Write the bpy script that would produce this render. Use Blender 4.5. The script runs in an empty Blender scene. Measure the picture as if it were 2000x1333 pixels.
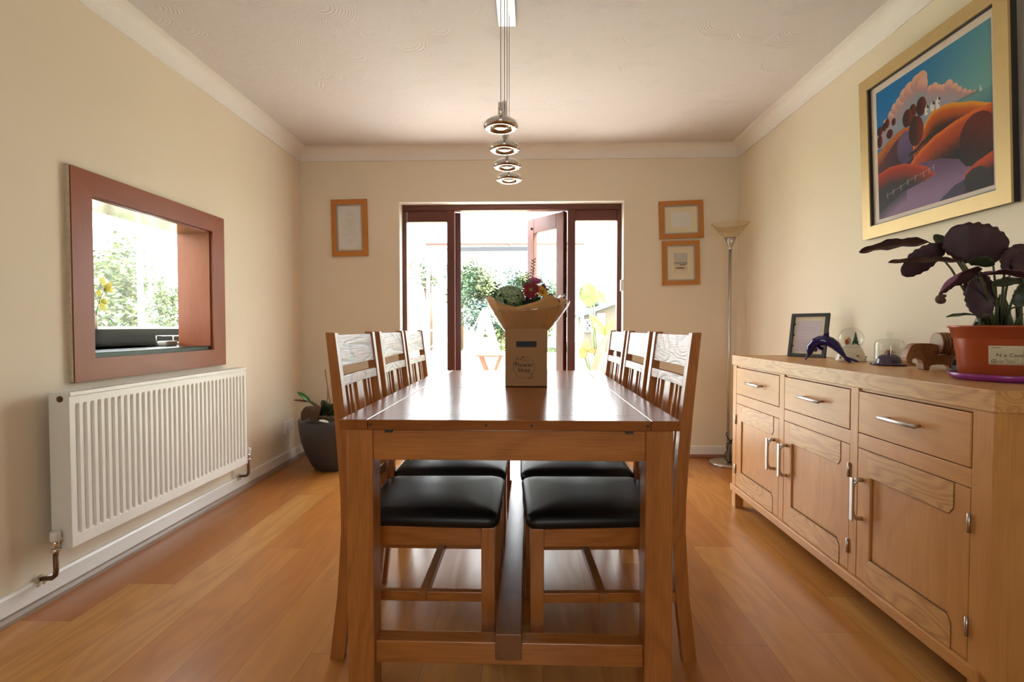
import bpy, bmesh, math, random
from math import sin, cos, pi, radians, sqrt, exp
from mathutils import Vector as V, Matrix, noise as mnoise

random.seed(7)
SC = bpy.context.scene
COL = SC.collection

# ------------------------------------------------------------------ camera
F, YAW, PITCH, CH = 1000.0, .0307, .0271, 1.0163
FW = V((-sin(YAW) * cos(PITCH), cos(YAW) * cos(PITCH), -sin(PITCH)))
RT = V((cos(YAW), sin(YAW), 0))
UP = RT.cross(FW)
EYE = V((0, 0, CH))
cam_data = bpy.data.cameras.new('camera')
cam_data.sensor_width = 36
cam_data.lens = 36 * F / 2000
cam_data.clip_start = .02
cam = bpy.data.objects.new('camera', cam_data)
COL.objects.link(cam)
cam.matrix_world = Matrix(((RT.x, UP.x, -FW.x, 0), (RT.y, UP.y, -FW.y, 0), (RT.z, UP.z, -FW.z, CH), (0, 0, 0, 1)))
SC.camera = cam

def ray(px, py):
    return FW + RT * ((px - 1000) / F) + UP * ((666.5 - py) / F)
def at(px, py, Y):
    d = ray(px, py); return EYE + d * (Y / d.y)
def atx(px, py, X):
    d = ray(px, py); return EYE + d * (X / d.x)
def atz(px, py, Z):
    d = ray(px, py); return EYE + d * ((Z - CH) / d.z)

# ------------------------------------------------------------------ light
world = bpy.data.worlds.new('sky'); SC.world = world
world.use_nodes = True
wn = world.node_tree
bg = wn.nodes['Background']
bg.inputs[0].default_value = (.93, .97, 1, 1)
bg.inputs[1].default_value = 12.0
sun_d = bpy.data.lights.new('sun', 'SUN'); sun_d.energy = 50; sun_d.angle = radians(1.5); sun_d.color = (1, .95, .86)
sun = bpy.data.objects.new('sun', sun_d); COL.objects.link(sun)
sun.rotation_euler = V((-.75, -.03, -1.0)).to_track_quat('-Z', 'Y').to_euler()
def portal(name, loc, direction, w, h):
    d = bpy.data.lights.new(name, 'AREA'); d.shape = 'RECTANGLE'; d.size = w; d.size_y = h
    d.cycles.is_portal = True
    o = bpy.data.objects.new(name, d); COL.objects.link(o); o.location = loc
    o.rotation_euler = V(direction).to_track_quat('-Z', 'Y').to_euler()
portal('daylight_garden_door', (-.13, 4.32, 1.0), (0, -1, 0), 1.8, 2.0)
portal('daylight_kitchen_window', (-2.4, 2.95, 1.5), (1, 0, 0), 1.6, 1.1)
portal('daylight_rear_window', (0, -2.05, 1.4), (0, 1, 0), 1.2, .9)
SC.view_settings.view_transform = 'Standard'
SC.view_settings.look = 'None'
SC.view_settings.gamma = 1
SC.view_settings.use_curve_mapping = False
SC.view_settings.exposure = 0.16

# ------------------------------------------------------------------ materials
def new_mat(name):
    m = bpy.data.materials.new(name); m.use_nodes = True
    return m, m.node_tree, m.node_tree.nodes['Principled BSDF']
def rgba(c): return (c[0], c[1], c[2], 1)
def N(nt, typ, **kw):
    n = nt.nodes.new(typ)
    for k, v in kw.items():
        if k == 'ins':
            for a, b in v.items(): n.inputs[a].default_value = b
        else: setattr(n, k, v)
    return n
def math_n(nt, op, a, b=None, c=None):
    n = nt.nodes.new('ShaderNodeMath'); n.operation = op
    for i, x in enumerate((a, b, c)):
        if x is None: continue
        if isinstance(x, (int, float)): n.inputs[i].default_value = x
        else: nt.links.new(x, n.inputs[i])
    return n.outputs[0]
def mixc(nt, fac, a, b, mode='MIX'):
    n = nt.nodes.new('ShaderNodeMix'); n.data_type = 'RGBA'; n.blend_type = mode
    for i, x in ((0, fac), (6, a), (7, b)):
        if isinstance(x, (int, float)): n.inputs[i].default_value = x
        elif isinstance(x, tuple): n.inputs[i].default_value = rgba(x)
        else: nt.links.new(x, n.inputs[i])
    return n.outputs[2]
def bump(nt, bs, h, strength=.2, dist=.002):
    b = N(nt, 'ShaderNodeBump', ins={'Strength': strength, 'Distance': dist})
    nt.links.new(h, b.inputs['Height']); nt.links.new(b.outputs[0], bs.inputs['Normal'])
def plain(name, c, rough=.5, metal=0, spec=.5, var=.06, vscale=30, bmp=0, bscale=200, **kw):
    """a procedural material: colour with a faint noise variation and optional bump"""
    m, nt, bs = new_mat(name)
    tc = N(nt, 'ShaderNodeTexCoord')
    no = N(nt, 'ShaderNodeTexNoise', ins={'Scale': vscale, 'Detail': 3}); nt.links.new(tc.outputs['Object'], no.inputs[0])
    d = tuple(x * (1 - var) for x in c); l = tuple(min(1, x * (1 + var)) for x in c)
    nt.links.new(mixc(nt, no.outputs[0], d, l), bs.inputs['Base Color'])
    bs.inputs['Roughness'].default_value = rough; bs.inputs['Metallic'].default_value = metal
    bs.inputs['Specular IOR Level'].default_value = spec
    for k, v in kw.items(): bs.inputs[k].default_value = v
    if bmp:
        nb = N(nt, 'ShaderNodeTexNoise', ins={'Scale': bscale, 'Detail': 4}); nt.links.new(tc.outputs['Object'], nb.inputs[0])
        bump(nt, bs, nb.outputs[0], bmp)
    return m
def wood(name, c1, c2, axis='Z', rough=.3, ring=22, coat=0.0, fig=1.0, spec=.5, gb=.12, off=0.0, rw=.26):
    m, nt, bs = new_mat(name)
    tc = N(nt, 'ShaderNodeTexCoord'); oi = N(nt, 'ShaderNodeObjectInfo')
    ad = N(nt, 'ShaderNodeVectorMath', operation='ADD')
    cm = N(nt, 'ShaderNodeCombineXYZ')
    r = math_n(nt, 'MULTIPLY', oi.outputs['Random'], 23.0)
    for i in range(3): nt.links.new(math_n(nt, 'MULTIPLY_ADD', r, (1, .7, 1.3)[i], off), cm.inputs[i])
    nt.links.new(tc.outputs['Object'], ad.inputs[0]); nt.links.new(cm.outputs[0], ad.inputs[1])
    ai = 'XYZ'.index(axis)
    def mapped(al, ac):
        mp = N(nt, 'ShaderNodeMapping'); s = [ac] * 3; s[ai] = al
        mp.inputs['Scale'].default_value = s
        nt.links.new(ad.outputs[0], mp.inputs[0]); return mp.outputs[0]
    n1 = N(nt, 'ShaderNodeTexNoise', ins={'Scale': 1.0, 'Detail': 1.5, 'Distortion': .4}); nt.links.new(mapped(1.6 * fig, 7 * fig), n1.inputs[0])
    rings = math_n(nt, 'MULTIPLY_ADD', math_n(nt, 'SINE', math_n(nt, 'MULTIPLY', n1.outputs[0], ring * 3.0)), .5, .5)
    rings = math_n(nt, 'POWER', rings, 2.0)
    n2 = N(nt, 'ShaderNodeTexNoise', ins={'Scale': 1.0, 'Detail': 3}); nt.links.new(mapped(9, 260), n2.inputs[0])
    n3 = N(nt, 'ShaderNodeTexNoise', ins={'Scale': 1.0, 'Detail': 2}); nt.links.new(mapped(1.2, 5), n3.inputs[0])
    f = math_n(nt, 'ADD', math_n(nt, 'MULTIPLY', rings, rw), math_n(nt, 'MULTIPLY', n3.outputs[0], .5))
    pore = math_n(nt, 'MULTIPLY', math_n(nt, 'SUBTRACT', n2.outputs[0], .45), 1.1)
    f = math_n(nt, 'ADD', f, pore)
    f.node.use_clamp = True
    nt.links.new(mixc(nt, f, c1, c2), bs.inputs['Base Color'])
    bs.inputs['Roughness'].default_value = rough
    bs.inputs['Specular IOR Level'].default_value = spec
    bs.inputs['Coat Weight'].default_value = coat; bs.inputs['Coat Roughness'].default_value = .12
    h = math_n(nt, 'ADD', math_n(nt, 'MULTIPLY', rings, -.6), math_n(nt, 'MULTIPLY', n2.outputs[0], -1.0))
    bump(nt, bs, h, gb, .0015)
    return m
def woodset(name, *a, **k): return {ax: wood(name + '_' + ax.lower(), *a, axis=ax, **k) for ax in 'XYZ'}

OAK = woodset('table_oak', (.48, .180, .041), (.27, .086, .018), rough=.27, ring=16, spec=.6)
CH_OAK = woodset('chair_oak', (.45, .160, .035), (.25, .078, .015), rough=.28, ring=16, spec=.5, coat=.1, gb=.3)
TOPW = {a: wood('table_top_' + a.lower(), (.32, .105, .024), (.18, .052, .011), axis=a, rough=.2, ring=12, spec=.24, gb=.07) for a in 'XYZ'}
SB = woodset('sideboard_oak', (.63, .305, .088), (.48, .205, .052), rough=.36, ring=14)
SBL = woodset('sideboard_light_oak', (.70, .39, .135), (.42, .19, .055), rough=.36, ring=42, fig=1.1, rw=.45)
MAH = woodset('mahogany', (.15, .036, .018), (.09, .02, .011), rough=.35, ring=8)
HAT = woodset('hatch_wood', (.31, .095, .040), (.24, .068, .028), rough=.36, ring=7, spec=.25)
PINE = woodset('pine_frame', (.52, .20, .03), (.42, .15, .02), rough=.4, ring=8)
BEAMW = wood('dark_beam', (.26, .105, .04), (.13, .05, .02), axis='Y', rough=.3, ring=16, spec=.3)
PEG = plain('peg_black', (.02, .012, .008), .5)

def wall_mat(name, c, bscale=60, bmp=.05):
    return plain(name, c, .75, spec=.25, var=.015, vscale=3, bmp=bmp, bscale=bscale)
WALL = wall_mat('cream_paint', (.80, .705, .56))
WHITE_PAINT = plain('white_gloss', (.82, .80, .76), .3, var=.02)
REVEAL = plain('white_emulsion', (.86, .84, .80), .7, var=.02)
COVE = plain('coving_white', (.83, .80, .765), .75, var=.01)
BEAD = wood('floor_bead', (.34, .25, .19), (.22, .14, .10), axis='Y', rough=.45, ring=6)
BEADX = wood('floor_bead_brown', (.30, .11, .06), (.2, .07, .035), axis='X', rough=.4, ring=6)

def ceiling_mat():
    m, nt, bs = new_mat('swirled_plaster')
    tc = N(nt, 'ShaderNodeTexCoord')
    nz = N(nt, 'ShaderNodeTexNoise', ins={'Scale': 1.3, 'Detail': 2}); nt.links.new(tc.outputs['Object'], nz.inputs[0])
    vo = N(nt, 'ShaderNodeTexVoronoi', ins={'Scale': 4.2, 'Randomness': 1.0}); vo.feature = 'F1'
    mp = N(nt, 'ShaderNodeMapping'); mp.inputs['Scale'].default_value = (1, 1.0, 0)
    nt.links.new(tc.outputs['Object'], mp.inputs[0]); nt.links.new(mp.outputs[0], vo.inputs[0])
    ringw = math_n(nt, 'SINE', math_n(nt, 'MULTIPLY', vo.outputs['Distance'], 150.0))
    # each swirl is a half-turn of the brush: keep only one side of its centre
    sep = N(nt, 'ShaderNodeSeparateXYZ'); sub = N(nt, 'ShaderNodeVectorMath', operation='SUBTRACT')
    nt.links.new(mp.outputs[0], sub.inputs[0]); nt.links.new(vo.outputs['Position'], sub.inputs[1])
    nt.links.new(sub.outputs[0], sep.inputs[0])
    half = math_n(nt, 'MULTIPLY_ADD', sep.outputs[1], 14.0, .3); half.node.use_clamp = True
    n2 = N(nt, 'ShaderNodeTexNoise', ins={'Scale': 9, 'Detail': 4}); nt.links.new(tc.outputs['Object'], n2.inputs[0])
    n3 = math_n(nt, 'MULTIPLY_ADD', n2.outputs[0], 6.0, -2.9); n3.node.use_clamp = True
    h = math_n(nt, 'MULTIPLY', math_n(nt, 'MULTIPLY', ringw, half), n3)
    n4 = N(nt, 'ShaderNodeTexNoise', ins={'Scale': 26, 'Detail': 5}); nt.links.new(tc.outputs['Object'], n4.inputs[0])
    h = math_n(nt, 'ADD', h, math_n(nt, 'MULTIPLY', n4.outputs[0], .9))
    bs.inputs['Base Color'].default_value = (.70, .66, .655, 1)
    bs.inputs['Roughness'].default_value = .8; bs.inputs['Specular IOR Level'].default_value = .2
    bump(nt, bs, h, .30, .006)
    return m
CEIL = ceiling_mat()

def floor_mat():
    m, nt, bs = new_mat('plank_floor')
    tc = N(nt, 'ShaderNodeTexCoord'); sep = N(nt, 'ShaderNodeSeparateXYZ'); nt.links.new(tc.outputs['Object'], sep.inputs[0])
    u = math_n(nt, 'DIVIDE', math_n(nt, 'SUBTRACT', sep.outputs[0], .585 - 18), .18)
    row = math_n(nt, 'FLOOR', u); uf = math_n(nt, 'FRACT', u)
    wn1 = N(nt, 'ShaderNodeTexWhiteNoise', noise_dimensions='1D'); nt.links.new(row, wn1.inputs['W'])
    v = math_n(nt, 'ADD', math_n(nt, 'DIVIDE', sep.outputs[1], 1.75), math_n(nt, 'MULTIPLY', wn1.outputs[0], 9.0))
    col = math_n(nt, 'FLOOR', v); vf = math_n(nt, 'FRACT', v)
    cb = N(nt, 'ShaderNodeCombineXYZ'); nt.links.new(row, cb.inputs[0]); nt.links.new(col, cb.inputs[1])
    wn2 = N(nt, 'ShaderNodeTexWhiteNoise', noise_dimensions='2D'); nt.links.new(cb.outputs[0], wn2.inputs[0])
    pid = wn2.outputs['Value']
    # grain inside the plank
    cg = N(nt, 'ShaderNodeCombineXYZ')
    nt.links.new(math_n(nt, 'MULTIPLY_ADD', pid, 31.0, math_n(nt, 'MULTIPLY', sep.outputs[0], 6.0)), cg.inputs[0])
    nt.links.new(math_n(nt, 'MULTIPLY_ADD', pid, 17.0, math_n(nt, 'MULTIPLY', sep.outputs[1], 1.1)), cg.inputs[1])
    n1 = N(nt, 'ShaderNodeTexNoise', ins={'Scale': 1.0, 'Detail': 2, 'Distortion': .5}); nt.links.new(cg.outputs[0], n1.inputs[0])
    rings = math_n(nt, 'MULTIPLY_ADD', math_n(nt, 'SINE', math_n(nt, 'MULTIPLY', n1.outputs[0], 42.0)), .5, .5)
    mp = N(nt, 'ShaderNodeMapping'); mp.inputs['Scale'].default_value = (230, 7, 1); nt.links.new(tc.outputs['Object'], mp.inputs[0])
    n2 = N(nt, 'ShaderNodeTexNoise', ins={'Scale': 1.0, 'Detail': 3}); nt.links.new(mp.outputs[0], n2.inputs[0])
    kn = N(nt, 'ShaderNodeTexNoise', ins={'Scale': 1.6, 'Detail': 2}); nt.links.new(cg.outputs[0], kn.inputs[0])
    rp = N(nt, 'ShaderNodeValToRGB'); nt.links.new(pid, rp.inputs[0])
    e = rp.color_ramp.elements
    e[0].position = 0; e[0].color = (.42, .145, .028, 1); e[1].position = 1; e[1].color = (.66, .345, .105, 1)
    x = e.new(.35); x.color = (.52, .20, .042, 1)
    x = e.new(.7); x.color = (.60, .27, .066, 1)
    c = mixc(nt, math_n(nt, 'MULTIPLY', rings, .26), rp.outputs[0], (.24, .085, .022))
    c = mixc(nt, math_n(nt, 'MULTIPLY', n2.outputs[0], .38), c, (.27, .095, .025))
    ks = math_n(nt, 'MULTIPLY_ADD', kn.outputs[0], 5.0, -3.1); ks.node.use_clamp = True
    c = mixc(nt, math_n(nt, 'MULTIPLY', ks, .5), c, (.17, .06, .02))
    gu = math_n(nt, 'LESS_THAN', math_n(nt, 'MINIMUM', uf, math_n(nt, 'SUBTRACT', 1.0, uf)), .0055)
    gv = math_n(nt, 'LESS_THAN', vf, .0011)
    g = math_n(nt, 'MAXIMUM', gu, gv)
    c = mixc(nt, math_n(nt, 'MULTIPLY', g, .55), c, (.10, .035, .012))
    nt.links.new(c, bs.inputs['Base Color'])
    bs.inputs['Roughness'].default_value = .3; bs.inputs['Specular IOR Level'].default_value = .5
    h = math_n(nt, 'ADD', math_n(nt, 'MULTIPLY', g, -1.5), math_n(nt, 'MULTIPLY', n2.outputs[0], -.5))
    bump(nt, bs, h, .1, .0015)
    return m
FLOOR = floor_mat()

def glass_mat(name, tint=(1, 1, 1), refl=.05, rough=0.0):
    """thin clear sheet: mostly see-through, mirror-like at grazing angles"""
    m, nt, bs = new_mat(name); nt.nodes.remove(bs)
    out = nt.nodes['Material Output']
    t = N(nt, 'ShaderNodeBsdfTransparent', ins={0: rgba(tint)})
    g = N(nt, 'ShaderNodeBsdfGlossy', ins={'Roughness': rough})
    lw = N(nt, 'ShaderNodeLayerWeight', ins={'Blend': .5})
    f = math_n(nt, 'MULTIPLY_ADD', math_n(nt, 'POWER', lw.outputs['Facing'], 5.0), .9 - refl, refl); f.node.use_clamp = True
    mx = N(nt, 'ShaderNodeMixShader'); nt.links.new(f, mx.inputs[0]); nt.links.new(t.outputs[0], mx.inputs[1]); nt.links.new(g.outputs[0], mx.inputs[2])
    nt.links.new(mx.outputs[0], out.inputs[0])
    return m
PANE = glass_mat('window_glass', (.97, .99, .98))
CLEAR = glass_mat('clear_glass', (.96, .98, .97), .05)
CELLO = glass_mat('cellophane', (.97, .97, .97), .09, .08)
BOWL = glass_mat('amber_glass', (.97, .94, .87), .02, .05)
BLUEG = plain('cobalt_glass', (.010, .006, .085), .06, var=.2, vscale=12, spec=.7, **{'Transmission Weight': .15, 'IOR': 1.45})
CHROME = plain('chrome', (.72, .71, .70), .06, 1, var=.02)
STEEL = plain('brushed_steel', (.55, .53, .50), .3, 1, var=.08, vscale=60)
DARKST = plain('dark_steel', (.10, .09, .08), .4, .8)
RAD = plain('radiator_enamel', (.80, .785, .73), .32, var=.02)
BRASSY = plain('old_copper', (.16, .085, .05), .4, .7, var=.3)
BLACKL = plain('black_leather', (.007, .0066, .0066), .40, spec=.4, var=.3, vscale=14, bmp=.12, bscale=320)
GRANITE = plain('black_granite', (.006, .0065, .008), .2, spec=.2, var=.6, vscale=160)
KRAFT = plain('kraft_card', (.36, .185, .075), .75, var=.05, vscale=90, bmp=.05)
KRAFTP = plain('kraft_paper', (.56, .29, .105), .65, var=.06, vscale=40, bmp=.15, bscale=24)
INK = plain('brown_ink', (.060, .030, .013), .7)
GOLD = plain('gold_leaf', (.56, .41, .20), .5, .55, var=.08, vscale=20)
MATB = plain('mount_board', (.66, .56, .50), .8, var=.02)
BLACKP = plain('black_paint', (.012, .012, .013), .4)
PAPER = plain('paper', (.70, .68, .66), .8, var=.02)
LILAC = plain('lilac_paper', (.60, .53, .58), .8, var=.02)
CREAMB = plain('cream_board', (.74, .64, .46), .8, var=.02)
GREYF = plain('grey_fillet', (.42, .42, .42), .5)
PLASTW = plain('white_plastic', (.80, .79, .76), .35, var=.02)
TERRA = plain('terracotta_plastic', (.36, .065, .018), .28, var=.08)
PURPLE = plain('purple_plastic', (.30, .035, .24), .25, var=.08)
CHARC = plain('charcoal_plastic', (.045, .043, .045), .42, var=.15, vscale=8)
SOIL = plain('soil', (.02, .013, .009), .95, var=.5, vscale=90, bmp=.8, bscale=60)
def leafm(name, c, rough=.4, var=.25, sc=18): return plain(name, c, rough, var=var, vscale=sc)
L_PURPLE = leafm('leaf_purple', (.040, .011, .018), .55)
L_MAUVE = leafm('leaf_mauve', (.17, .05, .10))
L_DKGREEN = leafm('leaf_dark_green', (.026, .045, .018))
L_GREEN = leafm('leaf_green', (.06, .19, .04))
L_BROWN = leafm('leaf_dead', (.075, .034, .016), .8)
L_STEM = leafm('stem_green', (.075, .085, .03), .5)
CANE = leafm('cane', (.30, .14, .05), .6)

# ------------------------------------------------------------------ mesh builder
class MB:
    def __init__(s): s.v = []; s.f = []; s.m = []; s.s = []
    def add(s, vs, fs, mi=0, smooth=False):
        b = len(s.v); s.v += [V(p) for p in vs]
        for f in fs: s.f.append([i + b for i in f]); s.m.append(mi); s.s.append(smooth)
        return s
    def hexa(s, p, mi=0):      # p: 4 bottom (ccw) + 4 top
        return s.add(p, [(3, 2, 1, 0), (4, 5, 6, 7), (0, 1, 5, 4), (1, 2, 6, 5), (2, 3, 7, 6), (3, 0, 4, 7)], mi)
    def box(s, x0, x1, y0, y1, z0, z1, mi=0):
        return s.hexa([(x0, y0, z0), (x1, y0, z0), (x1, y1, z0), (x0, y1, z0), (x0, y0, z1), (x1, y0, z1), (x1, y1, z1), (x0, y1, z1)], mi)
    def prism(s, poly, fn, a, b, mi=0, smooth=False):
        """poly: 2-D outline; fn(u,v,w) -> point; extruded from w=a to w=b"""
        n = len(poly)
        vs = [fn(u, v, a) for u, v in poly] + [fn(u, v, b) for u, v in poly]
        s.add(vs, [tuple(range(n))[::-1], tuple(range(n, 2 * n))], mi)
        return s.add(vs, [(i, (i + 1) % n, n + (i + 1) % n, n + i) for i in range(n)], mi, smooth)
    def rings(s, rs, closed_ends=True, mi=0, smooth=True):
        n = len(rs[0]); vs = [p for r in rs for p in r]
        fs = [(k * n + i, k * n + (i + 1) % n, (k + 1) * n + (i + 1) % n, (k + 1) * n + i) for k in range(len(rs) - 1) for i in range(n)]
        s.add(vs, fs, mi, smooth)
        if closed_ends:
            b = len(s.v) - len(vs)
            for f in (list(range(n))[::-1], list(range(len(vs) - n, len(vs)))):
                s.f.append([i + b for i in f]); s.m.append(mi); s.s.append(False)
        return s
    def tube(s, path, r, n=8, mi=0, flat=1.0, upv=None, caps=True):
        path = [V(p) for p in path]; rs = []
        if not hasattr(r, '__len__'): r = [r] * len(path)
        prev = None
        for i, p in enumerate(path):
            t = (path[min(i + 1, len(path) - 1)] - path[max(i - 1, 0)])
            if t.length < 1e-9: t = V((0, 0, 1))
            t.normalize()
            if prev is None:
                a = V(upv) if upv else (V((0, 0, 1)) if abs(t.z) < .9 else V((1, 0, 0)))
            else: a = prev
            u = (a - t * a.dot(t)).normalized(); w = t.cross(u); prev = u
            rs.append([p + u * (r[i] * cos(2 * pi * k / n)) + w * (r[i] * flat * sin(2 * pi * k / n)) for k in range(n)])
        return s.rings(rs, caps, mi)
    def lathe(s, prof, c=(0, 0, 0), n=32, mi=0, caps=False, M=None):
        c = V(c)
        rs = []
        for r, z in prof:
            ring = [V((r * cos(2 * pi * k / n), r * sin(2 * pi * k / n), z)) for k in range(n)]
            rs.append([(M @ p if M else p) + c for p in ring])
        return s.rings(rs, caps, mi)
    def ball(s, c, r, n=16, m=10, mi=0, M=None):
        if not hasattr(r, '__len__'): r = (r, r, r)
        rs = []
        for j in range(m + 1):
            t = -pi / 2 + pi * min(max(j / m, .003), .997)
            ring = [V((r[0] * cos(t) * cos(2 * pi * k / n), r[1] * cos(t) * sin(2 * pi * k / n), r[2] * sin(t))) for k in range(n)]
            rs.append([(M @ p if M else p) + V(c) for p in ring])
        return s.rings(rs, True, mi)
    def grid(s, fn, nu, nv, mi=0, smooth=True):
        vs = [fn(i / nu, j / nv) for i in range(nu + 1) for j in range(nv + 1)]
        return s.add(vs, [(i * (nv + 1) + j, (i + 1) * (nv + 1) + j, (i + 1) * (nv + 1) + j + 1, i * (nv + 1) + j + 1) for i in range(nu) for j in range(nv)], mi, smooth)
    def leaf(s, base, tip, width, normal, mi=0, arch=0.0, fold=.1, wave=0.0, nu=10, nv=6, shape=1.0, fat=.5, ripple=0.0):
        base, tip = V(base), V(tip); ax = tip - base; L = ax.length; ax = ax / L
        nn = V(normal); nn = (nn - ax * nn.dot(ax)).normalized(); sd = ax.cross(nn)
        def fn(u, v):
            w = max(sin(pi * u ** (shape)) ** fat if 0 < u < 1 else 0, .02) * width / 2 * (1 + ripple * sin(u * 43 + v * 3) * (1 if .1 < u < .9 else .3))
            q = (v - .5) * 2
            return base + ax * (L * u) + sd * (w * q) + nn * (arch * L * sin(pi * u) + fold * w * abs(q) + wave * width * sin(u * 17 + q * 2) * abs(q))
        return s.grid(fn, nu, nv, mi)
    def build(s, name, mats, parent=None, bevel=0, solid=0, smoothmod=0, moff=0, loc=None, seg=2):
        if not isinstance(mats, (list, tuple)): mats = [mats]
        if parent is not None: org = wloc(parent)
        elif loc is not None: org = V(loc)
        else:
            xs = [p.x for p in s.v]; ys = [p.y for p in s.v]; zs = [p.z for p in s.v]
            org = V(((min(xs) + max(xs)) / 2, (min(ys) + max(ys)) / 2, min(zs)))
        me = bpy.data.meshes.new(name)
        me.from_pydata([tuple(p - org) for p in s.v], [], s.f)
        for m in mats: me.materials.append(m)
        me.polygons.foreach_set('material_index', s.m); me.polygons.foreach_set('use_smooth', s.s)
        bm = bmesh.new(); bm.from_mesh(me)
        bmesh.ops.recalc_face_normals(bm, faces=bm.faces)
        bm.to_mesh(me); bm.free(); me.update()
        o = bpy.data.objects.new(name, me); COL.objects.link(o)
        if parent is not None: o.parent = parent
        else: o.location = org
        if solid:
            md = o.modifiers.new('thickness', 'SOLIDIFY'); md.thickness = solid; md.offset = 0; md.material_offset = moff
        if smoothmod:
            md = o.modifiers.new('sub', 'SUBSURF'); md.levels = smoothmod; md.render_levels = smoothmod
        if bevel:
            md = o.modifiers.new('bevel', 'BEVEL'); md.width = bevel; md.segments = seg; md.limit_method = 'ANGLE'; md.angle_limit = radians(40)
        return o
def wloc(o):
    p = V((0, 0, 0))
    while o is not None: p = p + V(o.location); o = o.parent
    return p
def tag(o, label, cat, group=None):
    o['label'] = label; o['category'] = cat
    if group: o['group'] = group
    return o
def thing(name, label, cat, loc=(0, 0, 0), group=None):
    o = bpy.data.objects.new(name, None); o.empty_display_size = .1; COL.objects.link(o); o.location = loc
    return tag(o, label, cat, group)
def struct(o): o['kind'] = 'structure'; return o
def kids(o): return [c for c in bpy.data.objects if c.parent == o]
def copy_tree(o, parent=None):
    c = o.copy(); COL.objects.link(c); c.parent = parent
    for k in kids(o): copy_tree(k, c)
    return c
XYZ = lambda u, v, w: (u, v, w)
def text_mesh(mb, body, size, place, mi=0, spacing=1.0, bold=0.0):
    """lettering as flat outlines: place(u, v) -> world point"""
    cu = bpy.data.curves.new('lettering', 'FONT'); cu.body = body; cu.size = size; cu.align_x = 'CENTER'; cu.space_character = spacing; cu.offset = bold
    ob = bpy.data.objects.new('lettering', cu); COL.objects.link(ob)
    dg = bpy.context.evaluated_depsgraph_get(); me = bpy.data.meshes.new_from_object(ob.evaluated_get(dg))
    mb.add([place(v.co.x, v.co.y) for v in me.vertices], [tuple(p.vertices) for p in me.polygons], mi)
    bpy.data.objects.remove(ob); bpy.data.curves.remove(cu); bpy.data.meshes.remove(me)

# ================================================================== THE ROOM
XL, XR, YB, YF, ZC = -1.795, 1.617, 4.016, -1.9, 2.41
WT = .18            # wall thickness at the hatch
BT = .30            # outer back wall
HY0, HY1, HZ0, HZ1 = 2.047, 2.850, .885, 1.555     # hatch opening
DX0, DX1, DZ1 = -1.012, .748, 2.0                    # door opening

m = MB(); m.box(XL - .6, XR + .3, YF - .3, YB + BT, -.12, 0); struct(m.build('floor', FLOOR, loc=(0, 0, 0)))
m = MB(); m.box(XL - .6, XR + .3, YF - .3, YB + BT, ZC, ZC + .15); struct(m.build('ceiling', CEIL, loc=(0, 0, 0)))
m = MB()
m.box(XL - WT, XL, YF - .3, HY0, 0, ZC); m.box(XL - WT, XL, HY1, YB + BT, 0, ZC)
m.box(XL - WT, XL, HY0, HY1, 0, HZ0); m.box(XL - WT, XL, HY0, HY1, HZ1, ZC)
struct(m.build('wall_left', WALL, loc=(0, 0, 0)))
m = MB(); m.box(XR, XR + .3, YF - .3, YB + BT, 0, ZC); struct(m.build('wall_right', WALL, loc=(0, 0, 0)))
m = MB()
m.box(XL, DX0, YB, YB + BT, 0, ZC); m.box(DX1, XR, YB, YB + BT, 0, ZC); m.box(DX0, DX1, YB, YB + BT, DZ1, ZC)
struct(m.build('wall_back', WALL, loc=(0, 0, 0)))
# behind the camera: wall with a wide window
RX, RZ0, RZ1 = .55, 1.0, 1.85
m = MB()
m.box(XL, -RX, YF - .2, YF, 0, ZC); m.box(RX, XR, YF - .2, YF, 0, ZC); m.box(-RX, RX, YF - .2, YF, 0, RZ0); m.box(-RX, RX, YF - .2, YF, RZ1, ZC)
struct(m.build('wall_front', WALL, loc=(0, 0, 0)))
m = MB()
for a, b in ((-RX, -RX + .06), (-.03, .03), (RX - .06, RX)): m.box(a, b, YF - .14, YF - .08, RZ0, RZ1)
m.box(-RX, RX, YF - .14, YF - .08, RZ0, RZ0 + .06); m.box(-RX, RX, YF - .14, YF - .08, RZ1 - .06, RZ1)
w2 = struct(m.build('window_2', PLASTW))
m = MB(); m.box(-RX + .05, RX - .05, YF - .115, YF - .11, RZ0 + .05, RZ1 - .05); m.build('pane', PANE, w2)

# coving: concave quarter on all four walls
CV, CHH = .085, .091
def cove_profile():
    pts = [(0, 0), (0, -CHH), (.008, -CHH)]
    for k in range(0, 9):
        a = k / 8 * pi / 2
        pts.append((.008 + (CV - .014) * (1 - cos(a)), -CHH + .004 + (CHH - .010) * sin(a)))
    pts += [(CV, -.006), (CV, 0)]
    return pts
cp = cove_profile()
m = MB(); m.prism(cp, lambda u, v, w: (XL + u, w, ZC + v), YF, YB, smooth=False); struct(m.build('trim_1', COVE))
m = MB(); m.prism(cp, lambda u, v, w: (XR - u, w, ZC + v), YF, YB); struct(m.build('trim_2', COVE))
m = MB(); m.prism(cp, lambda u, v, w: (w, YB - u, ZC + v), XL + .001, XR - .001); struct(m.build('trim_3', COVE))
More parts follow.
